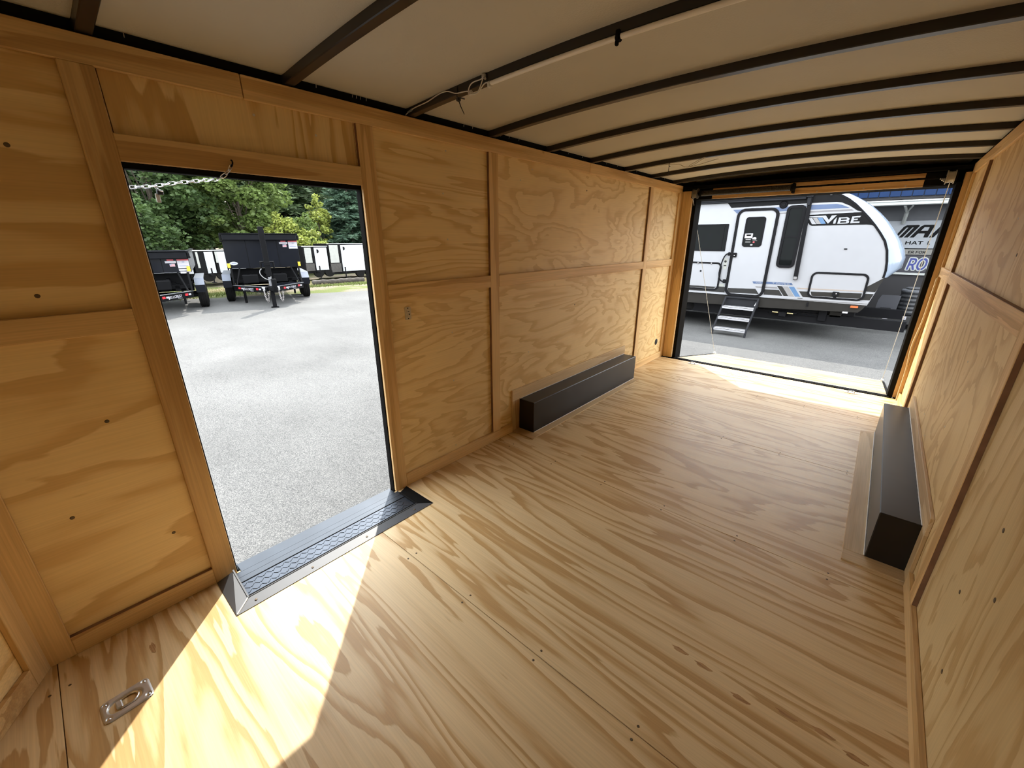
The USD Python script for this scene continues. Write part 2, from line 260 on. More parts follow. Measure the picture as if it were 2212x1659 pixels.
vwall("wall_front_right", "angled plywood nose wall on the right behind the viewer", (W, -0.02), (1.2135, -0.66), 411)

# ceiling: arched liner with hat bows across
def arch(xx): return 2.113 + 0.047*(1 - ((np.asarray(xx) - W/2)/(W/2))**2)
ceil = thing("ceiling", "grey lined arched roof carried by black steel cross bows", "ceiling", kind="structure")
def arch_slab(y0, y1, z0, z1, xa=-0.05, xb=W + 0.05, n=36, camber=0.0, c=0.003):
    xs = np.linspace(xa, xb, n); za = arch(np.clip(xs, 0, W)); sec = [(y0, z0 + c), (y0 + c, z0), (y1 - c, z0), (y1, z0 + c), (y1, z1), (y0, z1)]
    v = np.array([[x_, a, z_ + b] for x_, z_ in zip(xs, za) for a, b in sec]); k = len(sec); f = []
    for i in range(n - 1):
        for j in range(k):
            q = (i*k + j, i*k + (j + 1) % k, (i + 1)*k + (j + 1) % k, (i + 1)*k + j); f += [[q[0], q[1], q[2]], [q[0], q[2], q[3]]]
    for s, i in ((1, 0), (-1, n - 1)):
        for j in range(1, k - 1):
            e = [i*k, i*k + j + 1, i*k + j]; f.append(e if s > 0 else e[::-1])
    return trimesh.Trimesh(v, f, process=False)
part(ceil, "roof_liner", arch_slab(-0.75, 6.12, 0.034, 0.040), LINER, smooth=30)
part(ceil, "roof_skin", arch_slab(-0.78, 6.13, 0.050, 0.056, -0.062, W + 0.062), SKIN, smooth=30)
for k in range(9):
    yb = 0.578 + 0.6096*k
    part(ceil, "roof_bow", arch_slab(yb, yb + 0.042, 0.0, 0.0345), BOWM, smooth=25)

# rear wall: steel frame round the ramp opening, and its header
RX0, RX1, RZ = 0.166, 2.345, 1.957
rear = thing("wall_rear", "black steel rear frame around the ramp opening with pine header board", "wall", kind="structure")
part(rear, "steel_jamb", cb((0.115, 5.79, -0.10), (RX0, 5.98, RZ + 0.02), 0.004), BLACK)
part(rear, "steel_jamb", cb((RX1, 5.745, -0.10), (2.385, 5.98, RZ + 0.02), 0.004), BLACK)
part(rear, "jamb_board", cb((-0.02, 5.748, 0.0), (0.128, 5.79, 2.05), 0.002), bat_v[3])
part(rear, "jamb_board", cb((2.383, 5.748, 0.0), (W + 0.02, 5.79, 2.05), 0.002), bat_v[2])
part(rear, "corner_fill", cat(bx((-0.055, 5.79, -0.10), (0.115, 5.97, 2.2)), bx((2.405, 5.79, -0.1), (W + 0.055, 5.97, 2.2))), BLACK)
part(rear, "steel_header", cb((-0.05, 5.832, RZ), (W + 0.05, 6.12, 2.105), 0.004), BLACK); part(rear, "rear_cap", bx((-0.05, 6.04, 2.105), (W + 0.05, 6.12, 2.23)), BLACK)
part(rear, "header_angle", cb((0.0, 5.74, 2.074), (W, 5.832, 2.104), 0.003), BLACK)
part(rear, "header_board", cb((0.336, 5.80, 1.956), (2.138, 5.831, 2.068), 0.002), wood("header_pine", "x", (0.78, 0.50, 0.23), (0.62, 0.36, 0.145), 501, along=0.3, across=7, bands=5))
part(rear, "corner_gusset", cb((0.166, 5.80, 1.956), (0.334, 5.828, 2.068), 0.002), BLACK); part(rear, "corner_gusset", cb((2.14, 5.80, 1.962), (2.345, 5.828, 2.068), 0.002), BLACK)
part(rear, "header_screw", cat(*[remap(lathe([(0, 0.002), (0.006, 0.001), (0.007, 0), (0, -0.001)], n=10), [[1, 0, 0], [0, 0, -1], [0, 1, 0]], (x_, 5.80, 1.972)) for x_ in (0.62, 1.35, 1.72, 2.02)]), ZINC, kind="stuff")
part(rear, "sill_bar", cat(cb((0.166, 5.712, -0.02), (2.36, 5.74, 0.006), 0.002), cb((0.166, 5.746, -0.02), (2.36, 5.79, 0.004), 0.002)), BLACK)

# side door frame
df = thing("door_1", "black steel side door frame standing open to the asphalt lot", "door frame", kind="structure")
part(df, "jamb", cb((-0.050, 0.588, -0.055), (-0.010, 0.606, 1.775), 0.002), BLACK); part(df, "jamb", cb((-0.050, 1.486, -0.055), (-0.010, 1.504, 1.775), 0.002), BLACK)
part(df, "head", cb((-0.050, 0.588, 1.742), (-0.010, 1.504, 1.775), 0.002), BLACK)
lf = thing("side_door_leaf", "white side door leaf swung flat against the outside of the left wall", "door", base=(-0.16, 0.56, -0.05))
part(lf, "panel", cb((-0.125, -0.33, -0.03), (-0.09, 0.555, 1.74), 0.004), plain("door_white", (0.36, 0.36, 0.36), 0.4)); part(lf, "frame", cat(cb((-0.127, -0.335, -0.035), (-0.088, -0.30, 1.745), 0.003), cb((-0.127, 0.53, -0.035), (-0.088, 0.56, 1.745), 0.003)), BLACK)
[part(lf, "hinge", cyl((-0.078, 0.566, zh), (-0.078, 0.566, zh + 0.10), 0.009), ZINC) for zh in (0.30, 1.40)]

# ================================================================== THINGS IN THE TRAILER
# door sill: sunken tread with raised angle trim
sl = thing("door_sill", "black and grey metal step well trim below the open side door", "door sill", base=(0.1, 1.04, 0))
X0, X1, Y0, Y1 = -0.010, 0.280, 0.515, 1.567
XI, YA, YB, HS = 0.226, 0.578, 1.494, 0.013
def hullp(*pts): return trimesh.convex.convex_hull(np.array(pts, float))
part(sl, "front_flange", hullp((X1, Y0, 0.0005), (X1, Y1, 0.0005), (X1, Y0, 0.003), (X1, Y1, 0.003), (XI, YA, HS), (XI, YB, HS), (XI, YA, 0.0005), (XI, YB, 0.0005)), ALU)
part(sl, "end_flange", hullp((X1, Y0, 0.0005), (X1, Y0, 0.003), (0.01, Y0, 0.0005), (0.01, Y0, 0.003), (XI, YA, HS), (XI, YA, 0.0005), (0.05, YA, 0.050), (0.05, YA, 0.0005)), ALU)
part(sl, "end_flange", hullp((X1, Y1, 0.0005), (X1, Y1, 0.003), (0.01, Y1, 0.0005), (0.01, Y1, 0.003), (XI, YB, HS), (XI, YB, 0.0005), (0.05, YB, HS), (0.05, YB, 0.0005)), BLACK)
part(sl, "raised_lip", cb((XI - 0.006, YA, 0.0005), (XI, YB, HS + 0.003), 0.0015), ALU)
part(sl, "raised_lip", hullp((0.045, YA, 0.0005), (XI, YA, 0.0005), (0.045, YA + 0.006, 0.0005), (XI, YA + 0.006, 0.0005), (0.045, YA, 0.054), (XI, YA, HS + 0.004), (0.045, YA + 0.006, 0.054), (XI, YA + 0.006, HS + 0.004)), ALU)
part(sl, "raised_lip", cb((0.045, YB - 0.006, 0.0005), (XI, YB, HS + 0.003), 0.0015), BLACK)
part(sl, "well_floor", bx((0.197, YA, 0.0005), (XI - 0.006, YB, 0.002)), BLACK)
part(sl, "tread_plate", bx((0.100, Y0 + 0.068, 0.0005), (0.197, Y1 - 0.07, 0.0025)), TREAD)
lug = []
for i in range(42):
    for j in range(3):
        t = cb((-0.011, -0.0028, 0), (0.011, 0.0028, 0.002), 0.0008); t.apply_transform(trimesh.transformations.rotation_matrix(math.radians(45 if (i + j) % 2 else -45), (0, 0, 1))); t.apply_translation((0.118 + 0.03*j, Y0 + 0.085 + 0.0205*i, 0.0025)); lug.append(t)
part(sl, "tread_lug", cat(lug), TREAD, kind="stuff")
part(sl, "threshold", cat(cb((0.060, Y0 + 0.07, 0.0), (0.098, Y1 - 0.07, 0.006), 0.002), cb((0.018, Y0 + 0.07, 0.0), (0.058, Y1 - 0.07, 0.0035), 0.001), cb((-0.055, 0.612, -0.055), (0.016, 1.48, 0.002), 0.003), cb((0.014, Y0 + 0.07, -0.014), (0.020, Y1 - 0.07, 0.004), 0.001)), plain("threshold_aluminium", (0.040, 0.048, 0.060), 0.4, 0.6, 0.1))
part(sl, "screw", cat(*[lathe([(0, 0.003), (0.0055, 0.002), (0.006, 0), (0, 0)], at=(0.255, yy, 0.0075), n=10) for yy in (0.60, 0.85, 1.14, 1.45)]), FILLER, kind="stuff")
part(sl, "weld_bead", tube([(XI, YA, HS + 0.002), (0.255, 0.545, 0.009), (X1 - 0.004, Y0 + 0.004, 0.004)], 0.003, 6), CAULK)

# wheel boxes
trim_x = wood("trim_pine_cross", "x", (0.62, 0.44, 0.24), (0.50, 0.32, 0.15), 601, along=0.5, across=6, bands=4, knots=0.6)
trim_y = wood("trim_pine_long", "y", (0.68, 0.49, 0.27), (0.56, 0.37, 0.18), 602, along=0.5, across=6, bands=4, knots=0.8)
trim_z = wood("trim_pine_upright", "z", (0.60, 0.41, 0.20), (0.47, 0.28, 0.12), 603, along=0.4, across=6, bands=4)
def wheel_box(side, label, w, trim_w, h=0.269, y0=2.713, y1=4.568):
    s = (lambda a: a) if side == 0 else (lambda a: W - a)
    t = thing("wheel_well_box", label, "wheel well", base=(s(w/2), (y0 + y1)/2, 0), group="wheel well boxes on both side walls")
    part(t, "box", cb((s(-0.011), y0, 0), (s(w), y1, h), 0.004), SATIN)
    part(t, "floor_trim", cb((s(w), y0, 0.0), (s(w + trim_w), y1 + (0.0 if side == 0 else -0.03), 0.008), 0.002), trim_y)
    part(t, "floor_trim", cb((s(-0.011), y0 - 0.092, 0.0), (s(w + trim_w), y0, 0.008), 0.002), trim_x)
    part(t, "wall_trim", cb((s(-0.0118), y0 - 0.092, h), (s(0.003), y1 + 0.02, h + 0.094), 0.002), trim_y)
    part(t, "wall_trim", cb((s(-0.0118), y0 - 0.092, 0.0085), (s(0.003), y0 - 0.001, h - 0.0005), 0.002), trim_z)
    part(t, "caulk_line", cat(cb((s(w), y0, 0.008), (s(w + 0.005), y1, 0.013), 0.0015), cb((s(0.002), y0, h), (s(0.007), y1, h + 0.005), 0.0015)), CAULK)
wheel_box(0, "long black steel wheel well box against the left wall", 0.152, 0.066)
wheel_box(1, "long black steel wheel well box against the right wall", 0.152, 0.088)

# floor D-ring
dr = thing("tie_down_ring", "recessed zinc tie-down ring plate in the floor near the front corner", "tie-down ring", base=(0.376, 0.152, 0))
def dring_geo():
    def loc(mm):
        R = trimesh.transformations.rotation_matrix(math.radians(93), (0, 0, 1)); mm = mm.copy(); mm.apply_transform(R); mm.apply_translation((0.376, 0.152, 0)); return mm
    n, mth = 64, 40
    xs, yy = np.linspace(-0.066, 0.066, n), np.linspace(-0.050, 0.050, mth); X, Y = np.meshgrid(xs, yy, indexing="ij")
    rr = np.hypot(np.maximum(np.abs(X) - 0.050, 0), np.maximum(np.abs(Y) - 0.034, 0)); edge = np.clip((0.016 - rr)/0.007, 0, 1)
    Z = 0.0045*np.sin(edge*np.pi/2)
    dish = np.hypot(np.maximum(np.abs(X + 0.004) - 0.020, 0)/1.0, Y/1.0); Z -= 0.010*np.clip((0.028 - dish)/0.008, 0, 1)**0.8
    for sx in (-1, 1):
        for sy in (-1, 1):
            q = np.hypot(X - sx*0.052, Y - sy*0.034); Z -= 0.0035*np.clip((0.010 - q)/0.006, 0, 1)
    keep = rr <= 0.0162
    v = np.stack([X, Y, Z + 0.0012], -1).reshape(-1, 3); f = []
    for i in range(n - 1):
        for j in range(mth - 1):
            if keep[i, j] and keep[i + 1, j] and keep[i, j + 1] and keep[i + 1, j + 1]:
                q = (i*mth + j, (i + 1)*mth + j, (i + 1)*mth + j + 1, i*mth + j + 1); f += [[q[0], q[1], q[2]], [q[0], q[2], q[3]]]
    pan = trimesh.Trimesh(v, f, process=False); pan.remove_unreferenced_vertices()
    a = np.linspace(-math.pi/2, math.pi/2, 18); ring = [(-0.018, -0.019, 0.004)] + [(0.008 + 0.022*math.cos(t), 0.021*math.sin(t), 0.004) for t in a] + [(-0.018, 0.019, 0.004)]
    return loc(pan), loc(tube(ring, 0.0038, 10)), loc(cat(cb((-0.029, -0.017, -0.002), (-0.012, 0.017, 0.0085), 0.003))), loc(cat(*[lathe([(0, 0.0045), (0.003, 0.004), (0.0055, 0.0015), (0, 0)], at=(sx*0.052, sy*0.034, 0.002), n=12) for sx in (-1, 1) for sy in (-1, 1)]))
g = dring_geo()
part(dr, "pan", g[0], ZINC, smooth=True); part(dr, "ring", g[1], CHROME, smooth=40); part(dr, "clamp", g[2], ZINC); part(dr, "bolt", g[3], CHROME, smooth=40)

# light strip on the third bow, its wire and ties
yl = 1.800
ls = thing("ceiling_light_strip", "long slim milky light strip fixed under the third black roof bow", "light", base=(1.2, yl, 2.12))
def strip(x0, x1):
    xs = np.linspace(x0, x1, 14); zs = arch(xs) - 0.008
    return tube(np.stack([xs, np.full_like(xs, yl), zs], 1), 0.0085, 10)
part(ls, "cover", strip(0.592, 1.178), LENS, smooth=40); part(ls, "cover", strip(1.198, 1.78), LENS, smooth=40)
part(ls, "channel", cat(*[tube(np.stack([np.linspace(a, b, 10), np.full(10, yl + 0.011), arch(np.linspace(a, b, 10)) - 0.004], 1), 0.004, 6) for a, b in [(0.585, 1.79)]]), ZINC)
part(ls, "end_cap", cb((0.578, yl - 0.010, 2.124), (0.596, yl + 0.010, 2.148), 0.004), WHITEP); part(ls, "end_cap", cb((1.778, yl - 0.010, 2.128), (1.793, yl + 0.010, 2.150), 0.004), WHITEP)
zc_ = float(arch(1.188)); part(ls, "mounting_clip", cat(cb((1.180, yl - 0.011, zc_ - 0.020), (1.196, yl + 0.012, zc_ + 0.012), 0.003), cb((1.178, yl - 0.008, zc_ - 0.032), (1.190, yl + 0.004, zc_ - 0.016), 0.003)), BLACK)
yw0 = yl - 0.008
wpts = smooth_path([(-0.010, yw0, 2.118), (0.030, yw0, 2.131), (0.180, yw0, 2.146), (0.335, yw0, 2.156), (0.375, yw0, 2.142), (0.420, yw0, 2.138), (0.470, yw0, 2.131), (0.490, yw0 - 0.004, 2.122), (0.525, yw0 - 0.006, 2.116), (0.545, yw0 - 0.006, 2.135), (0.562, yw0, 2.168)], 60)
wr2 = smooth_path([(0.562, yw0, 2.168), (0.520, yw0 - 0.004, 2.160), (0.478, yw0 - 0.008, 2.145), (0.474, yw0 - 0.010, 2.124), (0.500, yw0 - 0.010, 2.113), (0.530, yw0 - 0.006, 2.116), (0.555, yw0, 2.138), (0.585, yw0 + 0.004, 2.142)], 60)
wire = thing("light_wire", "thin white wire looped and run along the third roof bow to the left wall", "wire", base=(0.3, yl, 2.11), group="light wires on the roof bows")
part(wire, "lead", tube(wpts, 0.0024, 6), WHITEP, smooth=50); part(wire, "loop", tube(wr2, 0.0024, 6), WHITEP, smooth=50); part(wire, "wrap", cat(*[tube([(0.476 + 0.006*k, yw0 - 0.006 + 0.008*math.cos(t), 2.122 + 0.008*math.sin(t)) for t in np.linspace(0, 2*math.pi, 12)], 0.002, 5) for k in range(3)]), WHITEP, kind="stuff")
part(wire, "splice", tube([(0.010, yw0, 2.127), (0.045, yw0, 2.133)], [0.004, 0.0055], 8), plain("blue_splice", (0.20, 0.24, 0.28), 0.4)); part(wire, "screw_clamp", cat(cb((0.552, yw0 - 0.008, 2.162), (0.572, yw0 + 0.006, 2.178), 0.003), tube([(0.562, yw0 - 0.002, 2.165), (0.575, yw0 - 0.006, 2.156)], 0.005, 10)), ZINC)
zt = thing("cable_tie", "black cable tie with a long tail hanging from the third roof bow", "cable tie", base=(0.39, yl, 2.1), group="cable ties on the roof bows")
part(zt, "band", tube([(0.380, yl + 0.045, 2.130), (0.385, yl - 0.006, 2.126), (0.386, yl - 0.006, 2.168), (0.382, yl + 0.02, 2.170)], 0.0028, 6), RUBBER)
part(zt, "lock", cb((0.384, yl - 0.014, 2.108), (0.402, yl + 0.004, 2.122), 0.003), RUBBER); part(zt, "tail", tube([(0.394, yl - 0.006, 2.114), (0.408, yl - 0.007, 2.086), (0.432, yl - 0.008, 2.050)], [0.0024, 0.0020, 0.0014], 6), RUBBER)
# second, far wire bundle
yw = 4.235
w2 = thing("light_wire", "small bundle of pale wire hanging under a far roof bow near the rear", "wire", base=(0.4, yw, 2.1), group="light wires on the roof bows")
part(w2, "lead", tube(smooth_path([(0.0, yw, 2.112), (0.2, yw - 0.01, 2.118), (0.4, yw - 0.01, 2.128), (0.52, yw - 0.01, 2.116)], 20), 0.0025, 5), WHITEP); part(w2, "loop", tube(smooth_path([(0.52, yw - 0.01, 2.116), (0.60, yw - 0.02, 2.090), (0.67, yw - 0.02, 2.118), (0.72, yw - 0.01, 2.150), (0.64, yw - 0.02, 2.118), (0.60, yw - 0.03, 2.092), (0.70, yw - 0.02, 2.102), (0.82, yw, 2.125)], 40), 0.0025, 5), WHITEP)
zt2 = thing("cable_tie", "black cable tie tail hanging straight down under a far left roof bow", "cable tie", base=(0.42, yw, 2.1), group="cable ties on the roof bows"); part(zt2, "band", tube([(0.42, yw + 0.02, 2.112), (0.42, yw - 0.006, 2.118), (0.422, yw - 0.006, 2.150)], 0.003, 6), RUBBER); part(zt2, "tail", tube([(0.421, yw - 0.006, 2.118), (0.42, yw - 0.007, 2.04)], 0.0025, 6), RUBBER)

# switch plate on the left wall and the round vent
sw = thing("wall_outlet", "small almond plastic outlet plate screwed to the left wall beside the door", "outlet", base=(-0.012, 1.703, 1.103))
part(sw, "plate", remap(ext(rrect(-0.020, -0.037, 0.020, 0.037, 0.007), 0.005), FACE_PX, (-0.012, 1.703, 1.103)), ALMOND); part(sw, "insert", remap(ext(rrect(-0.011, -0.020, 0.011, 0.020, 0.003), 0.009), FACE_PX, (-0.012, 1.703, 1.103)), ALMOND)
part(sw, "slot", cat(bx((-0.003, 1.697, 1.112), (-0.0025, 1.709, 1.116)), bx((-0.003, 1.703, 1.094), (-0.0025, 1.711, 1.102))), DARKHOLE); part(sw, "screw", cat(head(-0.007, 1.703, 1.133, 0.004), head(-0.007, 1.703, 1.073, 0.004)), DARKHOLE)
vt = thing("round_wall_vent", "small round black flow-through vent low on the left wall near the rear", "vent", base=(-0.012, 5.52, 0.235))
part(vt, "flange", remap(lathe([(0, 0), (0.040, 0), (0.040, 0.003), (0.032, 0.006), (0.030, 0.004), (0, 0.003)]), FACE_PX, (-0.012, 5.52, 0.235)), RUBBER, smooth=30); part(vt, "louver", cat(*[cb((-0.008, 5.495, 0.215 + 0.012*i), (-0.004, 5.545, 0.221 + 0.012*i), 0.001) for i in range(4)]), RUBBER)

# hold-back chain across the door, with clip and screw hook
ch = thing("door_chain", "bright steel chain hung from a hook on the door header out to the open door", "chain", base=(0.0, 0.93, 1.78))
cpath = smooth_path([(0.014, 0.930, 1.786), (0.015, 0.917, 1.768), (0.012, 0.896, 1.746), (-0.018, 0.876, 1.734), (-0.055, 0.856, 1.732), (-0.085, 0.835, 1.730), (-0.115, 0.800, 1.725), (-0.14, 0.762, 1.719), (-0.17, 0.700, 1.706), (-0.20, 0.635, 1.699), (-0.225, 0.57, 1.697), (-0.25, 0.50, 1.702)], 400)
seg = np.r_[0, np.cumsum(np.linalg.norm(np.diff(cpath, axis=0), axis=1))]
def link(c, t, roll, a=0.0135, b=0.0058, r=0.0016):
    t = t/np.linalg.norm(t); u = np.cross(t, [0, 0, 1.0]); u /= np.linalg.norm(u); v = np.cross(u, t); w_ = math.cos(roll)*u + math.sin(roll)*v; ang = np.linspace(0, 2*math.pi, 17)[:-1]
    pts = [c + t*(np.sign(math.cos(q))*(a - b)*min(1, abs(math.cos(q))*2.2) + b*math.cos(q)) + w_*b*math.sin(q) for q in ang]; return tube(pts, r, 6, closed=True)
s, i = 0.010, 0
while s < seg[-1] - 0.005:
    c = np.array([np.interp(s, seg, cpath[:, k]) for k in range(3)]); t = np.array([np.interp(s + 0.004, seg, cpath[:, k]) for k in range(3)]) - c
    part(ch, "link", link(c, t, (0.5 if i % 2 else 2.07)), CHROME, smooth=50); s += 0.0215; i += 1
part(ch, "hook", tube(smooth_path([(-0.005, 0.934, 1.803), (0.014, 0.934, 1.803), (0.022, 0.933, 1.797), (0.022, 0.931, 1.788), (0.014, 0.929, 1.782), (0.007, 0.928, 1.787)], 24), 0.0026, 8), BLACK, smooth=50)
part(ch, "clip", cat(tube(smooth_path([(-0.165, 0.706, 1.705), (-0.163, 0.716, 1.694), (-0.160, 0.726, 1.688), (-0.160, 0.715, 1.690)], 14), 0.0025, 6)), CHROME)
part(ch, "tag", cb((-0.167, 0.700, 1.648), (-0.163, 0.714, 1.680), 0.001), WHITEP); part(ch, "padlock", cb((-0.170, 0.706, 1.676), (-0.158, 0.728, 1.694), 0.003), RUBBER)

# rear ramp assist: spring, rod, drums, cables
sp = thing("ramp_spring", "black ramp assist torsion spring tube across the top of the rear opening", "spring", base=(1.2, 5.72, 2.01))
coil = []
prof = [(0.0001, 0)]
for k in range(110):
    zc = 0.9*k/110; prof += [(0.0285, zc), (0.0305, zc + 0.004), (0.0285, zc + 0.0075)]
prof += [(0.0001, 0.9)]
part(sp, "coil", remap(trimesh.creation.revolve(np.array(prof), sections=20), [[0, 0, 1], [1, 0, 0], [0, 1, 0]], (0.236, 5.72, 2.014)), SATIN, smooth=30)
part(sp, "rod", cyl((0.15, 5.72, 2.014), (2.32, 5.72, 2.014), 0.0085), BLACK, smooth=40)
def drum(x_): return lathe([(0.0, -0.028), (0.056, -0.028), (0.056, -0.022), (0.046, -0.020), (0.044, 0.0), (0.046, 0.020), (0.056, 0.022), (0.056, 0.028), (0.0, 0.028)], "x", (x_, 5.72, 2.014))
part(sp, "cable_drum", drum(0.172), plain("grey_cast_drum", (0.16, 0.14, 0.115), 0.4, 0.4), smooth=30); part(sp, "cable_drum", drum(2.296), plain("grey_cast_drum_2", (0.36, 0.33, 0.28), 0.4, 0.4), smooth=30)
part(sp, "end_cone", cat(lathe([(0.0, -0.02), (0.034, -0.02), (0.034, 0.008), (0.018, 0.02), (0, 0.02)], "x", (1.150, 5.72, 2.014)), cb((1.138, 5.715, 1.962), (1.158, 5.80, 2.058), 0.003)), BLACK, smooth=30); part(sp, "end_cone", cat(lathe([(0.0, -0.02), (0.018, -0.02), (0.036, 0.0), (0.036, 0.016), (0, 0.016)], "x", (0.226, 5.72, 2.014)), *[cyl((0.214, 5.72 + 0.03*math.cos(a), 2.014 + 0.03*math.sin(a)), (0.226, 5.72 + 0.03*math.cos(a), 2.014 + 0.03*math.sin(a)), 0.007, 8) for a in (0.5, 2.1, 3.7, 5.3)]), BLACK, smooth=30)
part(sp, "bracket", cat(cb((0.130, 5.70, 1.97), (0.142, 5.80, 2.075), 0.002), cb((2.326, 5.70, 1.97), (2.338, 5.80, 2.075), 0.002), cb((0.06, 5.70, 2.068), (0.21, 5.79, 2.076), 0.002)), BLACK)
part(sp, "set_screw", cat(*[cyl((2.235 + 0.012*k, 5.72, 2.014 - 0.006), (2.235 + 0.012*k, 5.70, 2.000 - 0.01*k), 0.005, 8) for k in range(3)]), ZINC)
G = -0.52
def rampz(yy): return -0.195*(yy - 5.80)
rp = thing("ramp_door", "plywood faced rear ramp door lowered onto the asphalt in sunshine", "ramp door", base=(1.25, 7.1, -0.3))
def ramp_slab(poly, t0, t1):
    mm = ext(poly, t1 - t0); mm.apply_translation((0, 0, t0)); mm.vertices[:, 2] += rampz(mm.vertices[:, 1]); return mm
rmat = wood("ramp_veneer", "x", (0.35, 0.275, 0.17), (0.26, 0.175, 0.088), 701, along=0.4, across=2.4, bands=7)
part(rp, "ramp_panel", ramp_slab([(0.19, 5.815), (0.06, 8.14), (2.385, 8.14), (2.345, 5.815)], -0.016, 0), rmat); part(rp, "flap", ramp_slab([(0.06, 8.155), (0.03, 8.34), (0.12, 8.44), (2.37, 8.44), (2.385, 8.34), (2.385, 8.155)], -0.016, -0.002), rmat)
part(rp, "steel_frame", cat(ramp_slab([(0.165, 5.80), (0.035, 8.15), (0.06, 8.15), (0.19, 5.80)], -0.05, 0.003), ramp_slab([(2.345, 5.80), (2.385, 8.15), (2.41, 8.15), (2.37, 5.80)], -0.05, 0.003), ramp_slab([(0.19, 5.80), (0.06, 8.15), (2.385, 8.15), (2.345, 5.8)], -0.05, -0.017)), BLACK)
part(rp, "hinge", cyl((0.20, 5.802, -0.012), (2.34, 5.802, -0.012), 0.013), ZINC, smooth=40); part(rp, "cable_anchor", cat(cb((0.02, 8.20, rampz(8.22) - 0.01), (0.06, 8.26, rampz(8.22) + 0.03), 0.004), cb((2.37, 8.20, rampz(8.22) - 0.01), (2.40, 8.26, rampz(8.22) + 0.03), 0.004)), ZINC)
solo("ramp_cable", "thin steel cable from the left drum down to the ramp's far left corner", "cable", tube([(0.148, 5.715, 1.968), (0.04, 8.23, rampz(8.23) + 0.02)], 0.0032, 6), WIRE, group="ramp cables"); solo("ramp_cable", "thin steel cable from the right drum down to the ramp's far right corner", "cable", tube([(2.300, 5.70, 1.968), (2.385, 8.23, rampz(8.23) + 0.02)], 0.0032, 6), WIRE, group="ramp cables")
for x_, lab in ((2.064, "bright zinc hinge plate on the sunlit rear floor edge, right side"), (0.455, "bright zinc hinge plate on the rear floor edge, left side")):
    hp = thing("floor_latch_plate", lab, "latch plate", base=(x_, 5.63, 0), group="latch plates on the rear floor edge"); part(hp, "plate", cat(xy(rrect(x_ - 0.055, 5.605, x_ + 0.055, 5.655, 0.008), 0.0005, 0.004)), ZINC); part(hp, "loop", cat(tube([(x_ - 0.028, 5.63, 0.004), (x_ - 0.022, 5.63, 0.020), (x_ + 0.022, 5.63, 0.020), (x_ + 0.028, 5.63, 0.004)], 0.005, 8), *[lathe([(0, 0.004), (0.007, 0.003), (0.008, 0), (0, 0)], at=(x_ + s_*0.043, 5.63, 0.004), n=10) for s_ in (-1, 1)]), CHROME, smooth=40)
# warped ply edge strip by the right jamb
ed = thing("loose_edge_strip", "pale wavy plywood edge strip standing proud of the right wall's rear end", "plywood strip", base=(W, 5.7, 1.0))
zz = np.linspace(0.0, 1.18, 24); wob = 0.016*np.exp(-((zz - 0.55)/0.16)**2)
part(ed, "veneer", remap(ext(np.vstack([np.c_[0.000 - wob, zz], np.c_[0.010 - wob, zz][::-1]]), 0.05), [[1, 0, 0], [0, 0, 1], [0, 1, 0]], (W - 0.016, 5.655, 0.0)), wood("edge_pine", "z", (0.70, 0.56, 0.34), (0.58, 0.42, 0.22), 777, along=0.4, across=6))

# ================================================================== OUTSIDE: GROUND
def ground_mat():
    N = {"g": ("geometry", {}), "n1": ("noise_texture", {"scale": 130.0, "detail": 2.0, "roughness": 0.7}), "r1": ("rgb_ramp", {"ramp": [(0.36, (0.045, 0.045, 0.0455)), (0.50, (0.088, 0.088, 0.0865)), (0.64, (0.158, 0.155, 0.148))]}),
         "n2": ("noise_texture", {"scale": 0.7, "detail": 5.0}), "m2": ("map_range", {"from_min": 0.3, "from_max": 0.7, "to_min": 0.80, "to_max": 1.12}), "mul": ("mix_color", {"blend_type": "multiply", "fac": 1.0, "use_clamp": False}),
         "n3": ("noise_texture", {"scale": 1.2, "detail": 6.0, "distortion": 1.5}), "mp": ("mapping", {"scale": (0.35, 1.6, 1.0)}), "r3": ("rgb_ramp", {"ramp": [(0.485, (1, 1, 1)), (0.497, (0.80, 0.80, 0.80)), (0.508, (1, 1, 1))]}), "mul2": ("mix_color", {"blend_type": "multiply", "fac": 0.7, "use_clamp": False}),
         "b": ("bump", {"strength": 0.5, "distance": 0.006}), "p": ("principled_bsdf", {"roughness": 0.85, "specular_ior_level": 0.25})}
    K = [("g.position", "n1.vector"), ("n1.fac", "r1.fac"), ("g.position", "n2.vector"), ("n2.fac", "m2.value"), ("r1.color", "mul.a"), ("m2.result", "mul.b"), ("g.position", "mp.vector"), ("mp.vector", "n3.vector"), ("n3.fac", "r3.fac"), ("mul.result", "mul2.a"), ("r3.color", "mul2.b"), ("mul2.result", "p.base_color"), ("n1.fac", "b.height"), ("b.normal", "p.normal")]
    return usdkit.material(stage, "/World/Looks/asphalt", N, K, surface="p.BSDF")
